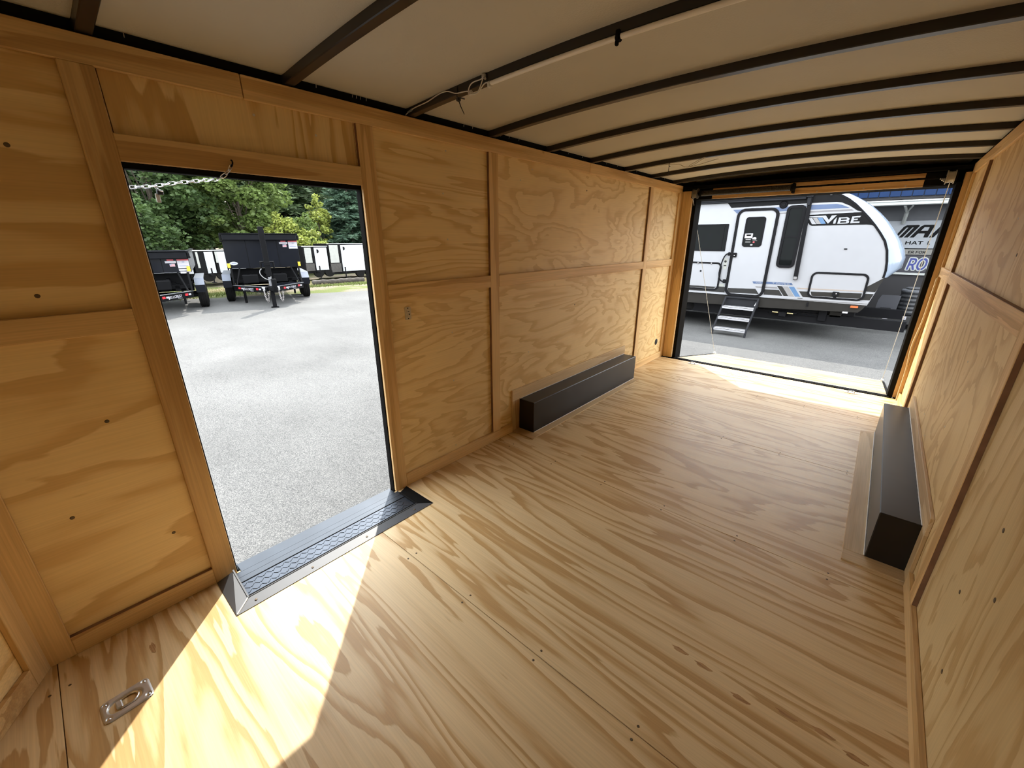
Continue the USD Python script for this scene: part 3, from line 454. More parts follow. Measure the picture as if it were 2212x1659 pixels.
def verge_mat():
    N = {"g": ("geometry", {}), "n1": ("noise_texture", {"scale": 22.0, "detail": 4.0}), "r1": ("rgb_ramp", {"ramp": [(0.35, (0.10, 0.082, 0.056)), (0.5, (0.155, 0.132, 0.096)), (0.66, (0.22, 0.195, 0.15))]}),
         "n2": ("noise_texture", {"scale": 0.55, "detail": 4.0}), "r2": ("rgb_ramp", {"ramp": [(0.50, (0, 0, 0)), (0.60, (1, 1, 1))]}), "n3": ("noise_texture", {"scale": 30.0, "detail": 3.0}), "r3": ("rgb_ramp", {"ramp": [(0.3, (0.055, 0.075, 0.020)), (0.7, (0.13, 0.145, 0.05))]}),
         "mx": ("mix_color", {"blend_type": "mix"}), "b": ("bump", {"strength": 0.6, "distance": 0.03}), "p": ("principled_bsdf", {"roughness": 0.95, "specular_ior_level": 0.1})}
    K = [("g.position", "n1.vector"), ("n1.fac", "r1.fac"), ("g.position", "n2.vector"), ("n2.fac", "r2.fac"), ("g.position", "n3.vector"), ("n3.fac", "r3.fac"), ("r2.color", "mx.fac"), ("r1.color", "mx.a"), ("r3.color", "mx.b"), ("mx.result", "p.base_color"), ("n1.fac", "b.height"), ("b.normal", "p.normal")]
    return usdkit.material(stage, "/World/Looks/verge", N, K, surface="p.BSDF")
ASPH, VERGE = ground_mat(), verge_mat()
def edge_x(yy): return -16.2 + (yy - 4.4)*0.45 if yy < 9.4 else -13.95 + (yy - 9.4)*0.12
ye = np.linspace(-30, 60, 160); rngj = np.random.RandomState(5)
ex = np.array([edge_x(max(q, -6)) for q in ye]) + 0.25*(meshkit.fbm(np.c_[ye*0.9, ye*0, ye*0], 3, 4) - 0.5)
solo("asphalt_lot", "sunlit grey asphalt lot around the trailer", "asphalt", xy(np.vstack([np.c_[ex, ye], [(40, 60), (40, -30)]]), G - 0.10, G), ASPH, kind="structure")
def verge_z(x_, y_):
    t = np.clip((-16.0 - x_)/9.0, 0, 1); return G - 0.012 - 0.52*t*t*(3 - 2*t) + 0.10*(meshkit.fbm(np.stack([x_*0.5, y_*0.5, x_*0], -1), 4, 9) - 0.5)*np.clip((-15.5 - x_)/2, 0, 1)
gx, gy = np.meshgrid(np.r_[np.linspace(-13.0, -27, 90), np.linspace(-28, -90, 32)], np.linspace(-14, 60, 180), indexing="ij"); gz = verge_z(gx, gy)
far = np.clip((-30 - gx)/40, 0, 1); gz = gz + 3.0*far
n0, n1 = gx.shape; idx = np.arange(n0*n1).reshape(n0, n1); q = np.stack([idx[:-1, :-1], idx[:-1, 1:], idx[1:, 1:], idx[1:, :-1]], -1).reshape(-1, 4)
solo("gravel_verge", "tan gravel and weedy ground beyond the asphalt edge", "ground", (np.stack([gx, gy, gz], -1).reshape(-1, 3), q), VERGE, smooth=True, kind="structure")
GRASS = plain("grass_blade", (0.12, 0.15, 0.030), 0.7, 0.0, 0.35, 2.0); STRAW = plain("dry_grass_blade", (0.22, 0.185, 0.085), 0.7, 0.0, 0.25, 2.0)
def blades(n, seed, fx, h0, h1, w=0.018):
    r = np.random.RandomState(seed); xy_ = np.array([fx(r) for _ in range(n)]); zb = verge_z(xy_[:, 0], xy_[:, 1]); a = r.uniform(0, 2*math.pi, n); h = r.uniform(h0, h1, n); lean = r.normal(0, 0.35, (n, 2))*h[:, None]
    b = np.c_[xy_, zb]; u = np.c_[np.cos(a), np.sin(a), a*0]*w; v = np.stack([b - u, b + u, b + np.c_[lean, h]], 1).reshape(-1, 3); return v, np.arange(3*n).reshape(n, 3)
def fx_green(r):
    yy = r.uniform(8.2, 15.5); return (-18.0 + (yy - 9)*0.38 + r.normal(0, 0.45), yy)
def fx_left(r):
    yy = r.uniform(2.0, 6.5); return (-17.6 + r.normal(0, 0.5), yy)
def bl(a, b): return (np.vstack([a[0], b[0]]), np.vstack([a[1], b[1] + len(a[0])]))
solo("green_grass_strip", "bright green weedy grass growing in front of the fallen log", "grass", bl(blades(9000, 1, fx_green, 0.02, 0.09), blades(3500, 2, fx_left, 0.03, 0.12)), GRASS, kind="stuff")
solo("dry_grass", "straw coloured dry grass on the verge behind the dump trailers", "grass", blades(9000, 3, lambda r: (r.uniform(-25, -18.3), r.uniform(1, 16)), 0.03, 0.13, 0.02), STRAW, kind="stuff")
lg = thing("fallen_log", "long weathered grey log lying on the grass verge", "log", base=(-18.5, 10.7, G))
lp = np.array([(-18.98, 9.42, 0), (-18.7, 10.2, 0), (-18.4, 11.0, 0), (-18.20, 11.75, 0)]); lp = smooth_path(lp, 30); lp[:, 2] = verge_z(lp[:, 0], lp[:, 1]) + 0.12
lm = tube(lp, 0.13 + 0.012*np.sin(np.arange(30)*1.3), 14); lm.vertices += 0.012*(meshkit.noise(lm.vertices*9)[:, None] - 0.5)
part(lg, "trunk", lm, plain("weathered_log", (0.045, 0.038, 0.031), 0.9, 0, 0.35, 7, 0.6, 25), smooth=50)

# ================================================================== OUTSIDE LEFT: DUMP TRAILERS
DUMP = plain("dump_black_paint", (0.0060, 0.0068, 0.0095), 0.22, 0.0, 0.08, spec=0.12); DUMPM = plain("dump_frame_black", (0.005, 0.005, 0.0055), 0.5, 0.0, 0.1, spec=0.06); TARP = plain("black_tarp", (0.006, 0.0064, 0.0078), 0.6, 0, 0.1, spec=0.08)
TIRE = plain("tire_rubber", (0.009, 0.0088, 0.0085), 0.85, 0, 0.15, 30, 0.3, 60, spec=0.06); AMBER = plain("amber_reflector", (0.85, 0.45, 0.03), 0.3); RED = plain("red_reflector", (0.55, 0.02, 0.03), 0.3); STICK = plain("white_sticker", (0.36, 0.35, 0.375), 0.5); STICKR = plain("red_sticker_band", (0.40, 0.05, 0.06), 0.5); STICKB = plain("sticker_print", (0.20, 0.22, 0.30), 0.6)
FLANGE = plain("flange_edge", (0.10, 0.105, 0.115), 0.3); CHZ = plain("chain_zinc", (0.36, 0.34, 0.33), 0.35, 0.8); JACKG = plain("jack_grey", (0.22, 0.22, 0.235), 0.35, 0.4); HOSE = plain("hose_grey", (0.16, 0.16, 0.16), 0.4)
TREADS = plain("fender_tread_plate", (0.11, 0.125, 0.155), 0.4, 0.5, 0.1)
def tire(xc, yc, r=0.375, w=0.235):
    h = w/2; mm = lathe([(0.19, -h*0.8), (0.25, -h), (r - 0.05, -h), (r - 0.012, -h*0.85), (r, -h*0.6), (r - 0.008, -h*0.55), (r - 0.008, -h*0.45), (r, -h*0.4), (r, -0.012), (r - 0.008, -0.01), (r - 0.008, 0.01), (r, 0.012), (r, h*0.4), (r - 0.008, h*0.45), (r - 0.008, h*0.55), (r, h*0.6), (r - 0.012, h*0.85), (r - 0.05, h), (0.25, h), (0.19, h*0.8)], "y", (xc, yc, G + r), 32); return mm
def rim(xc, yc, s, r=0.375): return lathe([(0.0, -0.05), (0.07, -0.05), (0.09, -0.03), (0.17, -0.03), (0.195, -0.085), (0.195, 0.085), (0.0, 0.085)], "y", (xc, yc, G + r), 24)
def dump(name, label, yc, ztop, full, at, rotz):
    xf = -13.55; y0, y1 = yc - 1.07, yc + 1.07; zb = 0.60
    t = thing(name, label, "dump trailer", base=(-14.4, yc, G), group="black dump trailers on the lot", at=at, rotz=rotz)
    xr = xf - 4.2; th = 0.05
    # box: front wall with side overhangs, sides, floor
    part(t, "front_panel", cb((xf - th, y0, zb), (xf, y1, ztop - 0.06), 0.006), DUMP)
    part(t, "side_panel", cb((xr, y0, zb), (xf - th, y0 + th, ztop - 0.06), 0.006), DUMP); part(t, "side_panel", cb((xr, y1 - th, zb), (xf - th, y1, ztop - 0.06), 0.006), DUMP)
    part(t, "rear_gate", cb((xr - th, y0, zb), (xr, y1, ztop - 0.06), 0.006), DUMP); part(t, "box_floor", bx((xr, y0 + th, zb), (xf - th, y1 - th, zb + 0.05)), DUMP)
    part(t, "top_rim", cat(cb((xf - 0.09, y0 - 0.04, ztop - 0.065), (xf + 0.03, y1 + 0.04, ztop), 0.01), cb((xr - 0.05, y0 - 0.04, ztop - 0.065), (xf, y0 + 0.06, ztop), 0.01), cb((xr - 0.05, y1 - 0.06, ztop - 0.065), (xf, y1 + 0.04, ztop), 0.01)), DUMP)
    part(t, "tarp_roll", cat(cb((xf, y0 + 0.02, ztop - 0.21), (xf + 0.16, y1 - 0.02, ztop - 0.012), 0.02), cb((xf, y0 - 0.03, ztop - 0.012), (xf + 0.20, y1 + 0.02, ztop + 0.004), 0.004)), TARP)
    part(t, "tarp_bracket", cat(cb((xf, y0 - 0.05, ztop - 0.2), (xf + 0.1, y0 + 0.02, ztop - 0.05), 0.01), cyl((xf + 0.06, y0 - 0.06, ztop - 0.24), (xf + 0.06, y0 + 0.02, ztop - 0.24), 0.025, 12), cb((xf, y1 - 0.02, ztop - 0.2), (xf + 0.1, y1 + 0.05, ztop - 0.05), 0.01), cyl((xf + 0.06, y1 - 0.02, ztop - 0.17), (xf + 0.06, y1 + 0.06, ztop - 0.17), 0.025, 12)), DUMPM)
    for f_ in (0.29, 0.705): part(t, "stiffener_seam", cb((xf, y0 + f_*2.14 - 0.008, zb + 0.02), (xf + 0.006, y0 + f_*2.14 + 0.008, ztop - 0.2), 0.002), DUMPM)
    # frame and tongue
    zr0, zr1 = -0.07, 0.10; ap = (-12.02, yc)
    part(t, "main_rail", cat(cb((xr, yc - 0.72, zr1 - 0.02), (xf + 0.05, yc - 0.60, zr1 + 0.16), 0.006), cb((xr, yc + 0.60, zr1 - 0.02), (xf + 0.05, yc + 0.72, zr1 + 0.16), 0.006)), DUMPM)
    part(t, "crossmember", cat(*[cb((xf - 0.05 - 0.6*i, yc - 1.0, zr1 + 0.05), (xf + 0.05 - 0.6*i, yc + 1.0, zr1 + 0.15), 0.006) for i in range(6)]), DUMPM)
    for s_ in (-1, 1):
        b0 = np.array([-13.15, yc + s_*0.98]); a0 = np.array([ap[0] - 0.1, yc + s_*0.10]); u = (a0 - b0)/np.linalg.norm(a0 - b0); nn = np.array([-u[1], u[0]])*0.03
        part(t, "tongue_rail", xy([b0 - nn, a0 - nn, a0 + nn, b0 + nn], zr0, zr1), DUMPM)
        part(t, "tongue_flange", xy([b0 - nn*2.2, a0 - nn*2.2, a0 + nn*2.2, b0 + nn*2.2], zr1, zr1 + 0.008), FLANGE)
        wd = np.linalg.norm(a0 - b0)
        # plate with maker's lettering on the rail's outer face, which looks forward
        o = -nn/np.linalg.norm(nn)*0.031*s_*(-1); mid = b0*0.56 + a0*0.44
        ux = np.array([u[0], u[1], 0])*(1 if u[1] > 0 else -1); out = np.array([ux[1], -ux[0], 0]); 
        if out[0] < 0: out = -out
        M = np.stack([ux, [0, 0, 1], np.cross(ux, [0, 0, 1])], 1); out = M[:, 2]
        org = np.array([mid[0], mid[1], 0]) + out*0.0315 - ux*0.22 + np.array([0, 0, -0.015])
        part(t, "lettering", cat(text("HILLCREST", 0.066, M, org, 0.003, True, 0.0, 0.42), remap(ext([(0, 0.0), (0.035, 0), (0.035, 0.085), (0, 0.085)], 0.003), M, org - ux*0.005 - np.array([0, 0, 0.02])), remap(ext([(0.28, -0.03), (0.42, -0.03), (0.42, -0.02), (0.28, -0.02)], 0.003), M, org)), STICK)
        for dd, mt in ((-0.36, RED), (0.36, RED)):
            part(t, "rail_reflector", remap(ext([(-0.045, 0.0), (0.045, 0.0), (0.045, 0.06), (-0.045, 0.06)], 0.006), M, np.array([mid[0], mid[1], 0]) + out*0.031 + ux*dd), mt); part(t, "rail_sticker", remap(ext([(-0.04, 0.0), (0.04, 0.0), (0.04, 0.05), (-0.04, 0.05)], 0.004), M, np.array([mid[0], mid[1], 0]) + out*0.031 + ux*(dd + 0.11)), STICK)
        cx, cyy = ap[0] - 0.12, yc + s_*0.20
        pth = smooth_path([(cx + 0.06, cyy, 0.08), (cx + 0.09, cyy - 0.005, -0.15), (cx + 0.10, cyy + 0.04, -0.33), (cx + 0.09, cyy + 0.085, -0.16), (cx + 0.07, cyy + 0.08, 0.0)], 160); sg = np.r_[0, np.cumsum(np.linalg.norm(np.diff(pth, axis=0), axis=1))]; lk = []
        for k in range(int(sg[-1]/0.052)):
            cc = np.array([np.interp(0.03 + 0.052*k, sg, pth[:, j]) for j in range(3)]); tt = np.array([np.interp(0.04 + 0.052*k, sg, pth[:, j]) for j in range(3)]) - cc
            tn = tt + np.array([1e-3, 0, 0]); lk.append(link(cc, tn, 0.4 if k % 2 else 1.9, 0.034, 0.019, 0.0065))
        part(t, "safety_chain", cat(lk), CHZ); part(t, "chain_hook", cat(cb((cx + 0.05, cyy - 0.03, 0.0), (cx + 0.09, cyy + 0.03, 0.10), 0.012), cb((cx + 0.04, cyy - 0.06, 0.06), (cx + 0.07, cyy + 0.01, 0.11), 0.01)), CHROME)
    part(t, "coupler", cat(cb((ap[0] - 0.25, yc - 0.09, 0.0), (ap[0] + 0.12, yc + 0.09, 0.14), 0.015), cyl((ap[0] + 0.12, yc, 0.07), (ap[0] + 0.30, yc, 0.07), 0.06, 16)), DUMPM)
    if full: part(t, "tongue_box", cat(cb((-13.1, yc + 0.10, zr1 - 0.13), (-12.55, yc + 0.62, zr1 - 0.10), 0.004), cb((-13.12, yc + 0.06, zr1 - 0.13), (-13.08, yc + 0.95, zr1 + 0.03), 0.004)), DUMP)
    part(t, "battery_box", cb((-13.35, yc - 0.72, 0.16), (-13.05, yc - 0.28, 0.42), 0.02), DUMPM); part(t, "pump_box", cb((-13.4, yc + 0.15, 0.16), (-13.1, yc + 0.55, 0.42), 0.02), DUMPM)
    part(t, "subframe", cat(bx((-17.0, yc - 0.62, 0.16), (xf - 0.35, yc + 0.62, 0.30)), bx((xf - 0.6, yc - 0.98, 0.22), (xf - 0.45, yc + 0.98, 0.56)), bx((xf - 1.5, yc - 0.98, -0.05), (xf - 1.4, yc + 0.98, 0.45))), DUMPM)
    part(t, "lift_frame", cat(cb((xf - 1.6, yc - 0.5, 0.30), (xf - 0.1, yc - 0.42, 0.42), 0.01), cb((xf - 1.6, yc + 0.42, 0.30), (xf - 0.1, yc + 0.5, 0.42), 0.01), cyl((xf - 1.4, yc, 0.2), (xf - 0.2, yc, 0.45), 0.07, 14)), DUMPM)
    # jack
    jx = ap[0]; jt = 1.86 if full else 0.75
    part(t, "jack_post", cat(cb((jx - 0.075, yc - 0.075, 0.42), (jx + 0.075, yc + 0.075, jt), 0.012), cb((jx - 0.085, yc - 0.085, 0.74), (jx + 0.085, yc + 0.085, 0.86), 0.01), cyl((jx, yc - 0.19, 0.85), (jx, yc + 0.19, 0.85), 0.022, 12), cyl((jx, yc - 0.17, 0.66), (jx, yc - 0.17, 0.85), 0.025, 12), cyl((jx, yc + 0.17, 0.66), (jx, yc + 0.17, 0.85), 0.025, 12)), DUMPM)
    part(t, "jack_sleeve", cb((jx - 0.05, yc - 0.045, 0.05), (jx + 0.05, yc + 0.045, 0.42), 0.01), JACKG); part(t, "jack_leg", cat(cb((jx - 0.055, yc - 0.055, G + 0.02), (jx + 0.055, yc + 0.055, 0.02), 0.008), cb((jx + 0.06, yc + 0.02, -0.05), (jx + 0.18, yc + 0.16, 0.36), 0.02)), DUMPM)
    part(t, "jack_foot", cb((jx - 0.10, yc - 0.105, G), (jx + 0.10, yc + 0.105, G + 0.02), 0.006), DUMPM); part(t, "hydraulic_hose", tube(smooth_path([(jx + 0.04, yc - 0.17, 0.66), (jx + 0.06, yc - 0.16, 0.40), (jx + 0.08, yc - 0.02, 0.34), (jx + 0.05, yc + 0.04, 0.46)], 24), 0.014, 8), HOSE)
    # fenders, flaps, tyres
    for s_ in (-1, 1):
        yf0, yf1 = yc + s_*1.06, yc + s_*1.30
        part(t, "fender", cat(yz([(min(yf0, yf1), 0.36), (max(yf0, yf1), 0.36), (max(yf0, yf1), 0.40), (min(yf0, yf1), 0.40)], -16.2, -14.0)), TREADS)
        fr = xz([(-14.0, 0.40), (-13.78, 0.20), (-13.80, 0.18), (-14.0, 0.36)], min(yf0, yf1), max(yf0, yf1)); part(t, "fender_front", fr, TREADS)
        part(t, "fender_skirt", xz([(-13.78, 0.21), (-13.78, -0.01), (-13.80, -0.01), (-13.80, 0.21)], min(yf0, yf1), max(yf0, yf1)), DUMP)
        part(t, "amber_marker", cb((-13.52, yc + s_*1.02 - 0.04, zb + 0.03), (-13.47, yc + s_*1.02 + 0.04, zb + 0.17), 0.006), AMBER)
        part(t, "step_strut", cat(tube([(-13.5, yc + s_*0.98, zb), (-13.3, yc + s_*0.98, 0.05)], 0.03, 8), tube([(-13.5, yc + s_*0.75, zb), (-13.15, yc + s_*0.9, 0.1)], 0.025, 8)), DUMPM)
        for xa in (-14.40, -15.25):
            part(t, "tire", tire(xa, yc + s_*1.18), TIRE, smooth=35); part(t, "rim", rim(xa, yc + s_*1.18, s_), DUMPM, smooth=35)
    part(t, "axle", cat(cyl((-14.40, yc - 1.1, G + 0.375), (-14.40, yc + 1.1, G + 0.375), 0.05, 12), cyl((-15.25, yc - 1.1, G + 0.375), (-15.25, yc + 1.1, G + 0.375), 0.05, 12)), DUMPM)
    part(t, "hub_jack", cat(cyl((-13.6, yc - 0.75, G), (-13.6, yc - 0.75, 0.1), 0.04, 10), cyl((-13.6, yc + 0.75, -0.3), (-13.6, yc + 0.75, 0.1), 0.03, 10)), DUMPM)
    # stickers
    k = (ztop - 0.22)
    def st(name_, a, b, c, e, mt, x_=0.004): part(t, name_, bx((xf, yc + a, c), (xf + x_, yc + b, e)), mt)
    st("sticker", 0.79, 1.06, k - 0.26, k - 0.005, STICK); st("sticker_band", 0.79, 1.06, k - 0.045, k - 0.005, STICKR, 0.005); st("sticker_print", 0.82, 1.03, k - 0.20, k - 0.18, STICKB, 0.005); st("sticker_print", 0.90, 0.96, k - 0.10, k - 0.07, STICKB, 0.005)
    st("sticker", 0.52, 0.77, k - 0.11, k - 0.05, STICK); st("sticker", 0.57, 0.72, k - 0.045, k - 0.005, STICKR); st("flag_sticker", 0.61, 0.73, k - 0.205, k - 0.125, STICK); st("flag_stripe", 0.61, 0.73, k - 0.19, k - 0.175, STICKR, 0.005); st("flag_stripe", 0.61, 0.73, k - 0.16, k - 0.145, STICKR, 0.005); st("flag_canton", 0.61, 0.65, k - 0.165, k - 0.125, STICKB, 0.006)
    if not full: st("sticker", 0.79, 1.06, k - 0.33, k - 0.28, STICK); st("sticker", 0.81, 1.06, k - 0.40, k - 0.345, STICK)
    if full: part(t, "oval_badge", remap(ext(Polygon([(0.115*math.cos(a), 0.055*math.sin(a)) for a in np.linspace(0, 2*math.pi, 40)[:-1]]), 0.006), FACE_PX, (xf, yc - 0.88, zb + 0.16)), plain("oval_badge_white", (0.36, 0.38, 0.38), 0.4)); part(t, "badge_print", remap(ext(rrect(-0.06, -0.012, 0.06, 0.012, 0.006), 0.008), FACE_PX, (xf, yc - 0.87, zb + 0.16)), STICKB)
dump("dump_trailer", "tall black dump trailer with high jack post facing the side door", 5.80, 1.68, True, (-14.4, 5.87, G), -17)
dump("dump_trailer", "lower black dump trailer half hidden by the left door post", 2.62, 1.19, False, (-14.25, 2.64, G), -14)

# ------------------------------------------------------------------ enclosed trailers in the back row
BWHITE = plain("box_trailer_white", (0.33, 0.34, 0.36), 0.35); GREYP = plain("box_trailer_dark_stone", (0.030, 0.027, 0.024), 0.5, 0, 0.25, 8); EDGE = plain("box_trailer_black_trim", (0.006, 0.006, 0.0066), 0.6, spec=0.06)
FRONTW = plain("front_white", (0.27, 0.275, 0.26), 0.4)
def enclosed(label, x_, y0, ywall, y1, ztop, zbot, vent=True, front=None):
    """a box trailer: dark slanted front part between y0 and ywall, white side between ywall and y1, both facing the lot"""
    t = thing("enclosed_trailer", label, "trailer", base=(x_, (y0 + y1)/2, zbot - 0.4), group="enclosed trailers in the back row"); dpt = 2.0
    part(t, "body", cb((x_ - dpt, y0, zbot), (x_, y1, ztop), 0.02), EDGE)
    part(t, "roof_edge", cb((x_ - 0.05, y0 - 0.02, ztop - 0.03), (x_ + 0.03, y1 + 0.02, ztop + 0.015), 0.008), BWHITE)
    for fa, fb, fz in front or []: part(t, "white_panel", cb((x_, fa, fz), (x_ + 0.02, fb, ztop - 0.08), 0.006), FRONTW)
    if ywall > y0 + 0.1 and not front:
        part(t, "front_panel", cb((x_, y0 + 0.09, zbot + (ztop - zbot)*0.34), (x_ + 0.02, ywall - 0.14, ztop - 0.08), 0.006), FRONTW); part(t, "stone_guard", cb((x_, y0 + 0.06, zbot + 0.02), (x_ + 0.025, ywall - 0.05, zbot + (ztop - zbot)*0.32), 0.006), GREYP)
    if y1 > ywall + 0.2:
        part(t, "side_panel", cb((x_, ywall + 0.04, zbot + 0.05), (x_ + 0.025, y1 - 0.05, ztop - 0.08), 0.006), BWHITE)
        if vent: part(t, "side_vent", remap(ext(Polygon([(0.0, -0.11), (0.06, -0.10), (0.11, -0.05), (0.11, 0.05), (0.06, 0.10), (0.0, 0.11)]), 0.03), FACE_PX, (x_ + 0.02, ywall + 0.20, ztop - 0.30)), EDGE)
    for yy in (y0 + (y1 - y0)*0.55, y0 + (y1 - y0)*0.55 + 0.7):
        part(t, "wheel", lathe([(0, -0.1), (0.2, -0.1), (0.32, -0.09), (0.33, 0.0), (0.32, 0.09), (0, 0.1)], "x", (x_ - 0.12, yy, zbot - 0.07), 24), TIRE, smooth=35)
    part(t, "frame_rail", cb((x_ - dpt, y0, zbot - 0.12), (x_ - 0.05, y1, zbot), 0.01), EDGE)
    part(t, "tongue_jack", cat(cyl((x_ + 0.5, (y0 + ywall)/2 + 0.35, zbot - 0.42), (x_ + 0.5, (y0 + ywall)/2 + 0.35, zbot + 0.35), 0.035, 10), cb((x_ + 0.4, (y0 + ywall)/2 + 0.25, zbot - 0.43), (x_ + 0.6, (y0 + ywall)/2 + 0.45, zbot - 0.40), 0.005), cb((x_, (y0 + ywall)/2 + 0.3, zbot - 0.08), (x_ + 0.55, (y0 + ywall)/2 + 0.4, zbot), 0.01)), EDGE)
enclosed("short white enclosed trailer just right of the tall dump trailer", -25.0, 11.75, 12.40, 13.30, 1.08, -0.42)
enclosed("taller white enclosed trailer at the right edge of the door view", -25.05, 13.36, 14.18, 17.2, 1.22, -0.58)
enclosed("black enclosed trailer with one white front panel left of the tall dump trailer", -26.2, 6.42, 6.9, 7.40, 0.92, -0.35, vent=False, front=[(6.55, 6.66, 0.0), (6.98, 7.32, 0.24)])
enclosed("grey and white enclosed trailer partly behind the tall dump trailer", -26.2, 7.42, 7.5, 8.9, 0.92, -0.35, vent=False, front=[(7.44, 7.55, 0.24), (7.60, 7.78, -0.2), (7.95, 8.3, 0.4)])
enclosed("dark enclosed trailer at the far left of the back row", -26.4, 3.6, 3.62, 6.38, 0.92, -0.35, vent=False, front=[(6.0, 6.2, 0.1)])

# ------------------------------------------------------------------ trees
def leafmat(name, c, c2, trans=0.35):
    N = {"g": ("geometry", {}), "n": ("noise_texture", {"scale": 1.6, "detail": 3.0}), "r": ("rgb_ramp", {"ramp": [(0.3, c), (0.7, c2)]}), "p": ("principled_bsdf", {"roughness": 0.5, "specular_ior_level": 0.3}), "t": ("translucent_bsdf", {}), "mx": ("mix_closure", {"fac": trans})}
    return usdkit.material(stage, "/World/Looks/" + name, N, [("g.position", "n.vector"), ("n.fac", "r.fac"), ("r.color", "p.base_color"), ("r.color", "t.color"), ("p.BSDF", "mx.closure1"), ("t.BSDF", "mx.closure2")], surface="mx.closure")
LEAF_D = leafmat("leaf_dark_green", (0.035, 0.065, 0.022), (0.085, 0.135, 0.04)); LEAF_M = leafmat("leaf_mid_green", (0.075, 0.12, 0.03), (0.16, 0.22, 0.06)); LEAF_Y = leafmat("leaf_yellow_green", (0.17, 0.21, 0.045), (0.34, 0.38, 0.085)); NEED_B = leafmat("needle_blue_green", (0.035, 0.070, 0.045), (0.085, 0.14, 0.085), 0.15); NEED_D = leafmat("needle_dark_green", (0.035, 0.06, 0.03), (0.10, 0.14, 0.06), 0.15)
BARK = plain("bark", (0.10, 0.08, 0.06), 0.9, 0, 0.3, 10, 0.8, 20)
def quads(c, u, v):
    n = len(c); P = np.stack([c - u, c + v*0.6, c + u, c - v*0.6], 1).reshape(-1, 3); return P, np.arange(4*n).reshape(n, 4)
def rnd_dirs(r, n): 
    a = r.normal(size=(n, 3)); return a/np.linalg.norm(a, axis=1, keepdims=True)
def broadleaf(label, x_, y_, zb, h, rad, mat, seed, n=15000, size=0.14, low=0.08, clumps=110):
    r = np.random.RandomState(seed); t = thing("deciduous_tree", label, "tree", base=(x_, y_, zb), group="leafy trees behind the lot"); cz = zb + h*(0.5 + low/2); hz = h*(0.5 - low/2)
    dd = rnd_dirs(r, clumps); rr = r.uniform(0.55, 1.0, clumps)[:, None]; cc = np.array([x_, y_, cz]) + dd*rr*np.array([rad, rad, hz]); cr = r.uniform(0.25, 0.5, clumps)*rad*0.62
    k = r.randint(0, clumps, n); off = rnd_dirs(r, n)*(r.uniform(0.5, 1, n)**0.5)[:, None]*cr[k][:, None]*np.array([1, 1, 0.7]); c = cc[k] + off
    u = rnd_dirs(r, n); u[:, 2] *= 0.5; v = np.cross(u, rnd_dirs(r, n)); v /= np.linalg.norm(v, axis=1, keepdims=True) + 1e-9; s_ = r.uniform(0.6, 1.3, n)[:, None]*size
    part(t, "crown", quads(c, u*s_, v*s_), mat)
    br = [tube(smooth_path([(x_, y_, zb), (x_ + r.normal(0, .1), y_ + r.normal(0, .1), zb + h*0.35), (x_ + r.normal(0, .2), y_ + r.normal(0, .2), zb + h*0.8)], 12), np.linspace(0.035, 0.012, 12)*h*0.5, 8)]
    for q in range(12):
        a = cc[q]; b = np.array([x_, y_, zb + h*r.uniform(0.15, 0.5)]); br.append(tube(smooth_path([b, (a + b)/2 + r.normal(0, 0.15, 3), a], 8), np.linspace(0.008, 0.003, 8)*h*0.5, 5))
    part(t, "trunk", cat(br), BARK)
def conifer(label, x_, y_, zb, h, rad, mat, seed, tiers=16, per=13, size=0.22, power=0.9):
    r = np.random.RandomState(seed); t = thing("conifer_tree", label, "tree", base=(x_, y_, zb), group="conifers behind the lot"); C, U, V, br = [], [], [], []
    for i in range(tiers):
        f = i/(tiers - 1); z0 = zb + h*(0.06 + 0.92*f); R = rad*(1 - f)**power + 0.12
        for k in range(max(5, int(per*(1 - f*0.6)))):
            a = r.uniform(0, 2*math.pi); Rk = R*r.uniform(0.75, 1.12); dr = np.array([math.cos(a), math.sin(a), 0]); p0 = np.array([x_, y_, z0 + r.normal(0, h*0.012)]); m_ = max(6, int(Rk*11))
            s_ = np.linspace(0.12, 1, m_); P = p0 + dr*Rk*s_[:, None] + np.array([0, 0, 1])*(0.10*Rk*s_ - 0.22*Rk*s_**2 + 0.12*Rk*s_**4)[:, None]
            br.append(np.array([p0, P[-1]]))
            for side in (-1, 0, 1):
                q = P + r.normal(0, 0.05, P.shape); sd = np.array([-dr[1], dr[0], 0])*side
                U.append((dr*0.7 + sd*0.8 + np.array([0, 0, r.uniform(-0.25, 0.2)]))*np.ones((m_, 1)) + r.normal(0, 0.2, (m_, 3))); C.append(q + U[-1]*size*0.6 + r.normal(0, 0.04, P.shape)); V.append(rnd_dirs(r, m_)*0.42 + np.array([0, 0, 0.1]))
    C, U, V = np.vstack(C), np.vstack(U), np.vstack(V); sc = r.uniform(0.7, 1.25, len(C))[:, None]*size
    part(t, "needles", quads(C, U*sc, V*sc), mat)
    part(t, "trunk", cat(tube([(x_, y_, zb), (x_, y_, zb + h)], [0.02*h, 0.003*h], 8), *[tube([a, b - (b - a)*0.25], 0.012, 4) for a, b in br[::3]]), BARK)
broadleaf("large shady broadleaf tree at the far left of the door view", -34.0, 6.6, -0.6, 10.5, 3.8, LEAF_D, 21, 26000, 0.17)
broadleaf("large broadleaf tree with sunlit right side above the tall dump trailer", -33.0, 11.2, -0.6, 10.0, 3.0, LEAF_M, 22, 26000, 0.16)
broadleaf("low dark broadleaf tree behind the lower dump trailer", -30.5, 4.6, -0.7, 5.0, 2.4, LEAF_D, 23, 9000, 0.13)
broadleaf("rounded dark tree between the two large broadleaf trees", -36.5, 8.9, -0.4, 9.0, 2.8, LEAF_D, 24, 9000, 0.15)
broadleaf("small yellow green bush behind the tall dump trailer's jack post", -31.0, 12.9, -0.6, 3.9, 1.25, LEAF_Y, 25, 6000, 0.10)
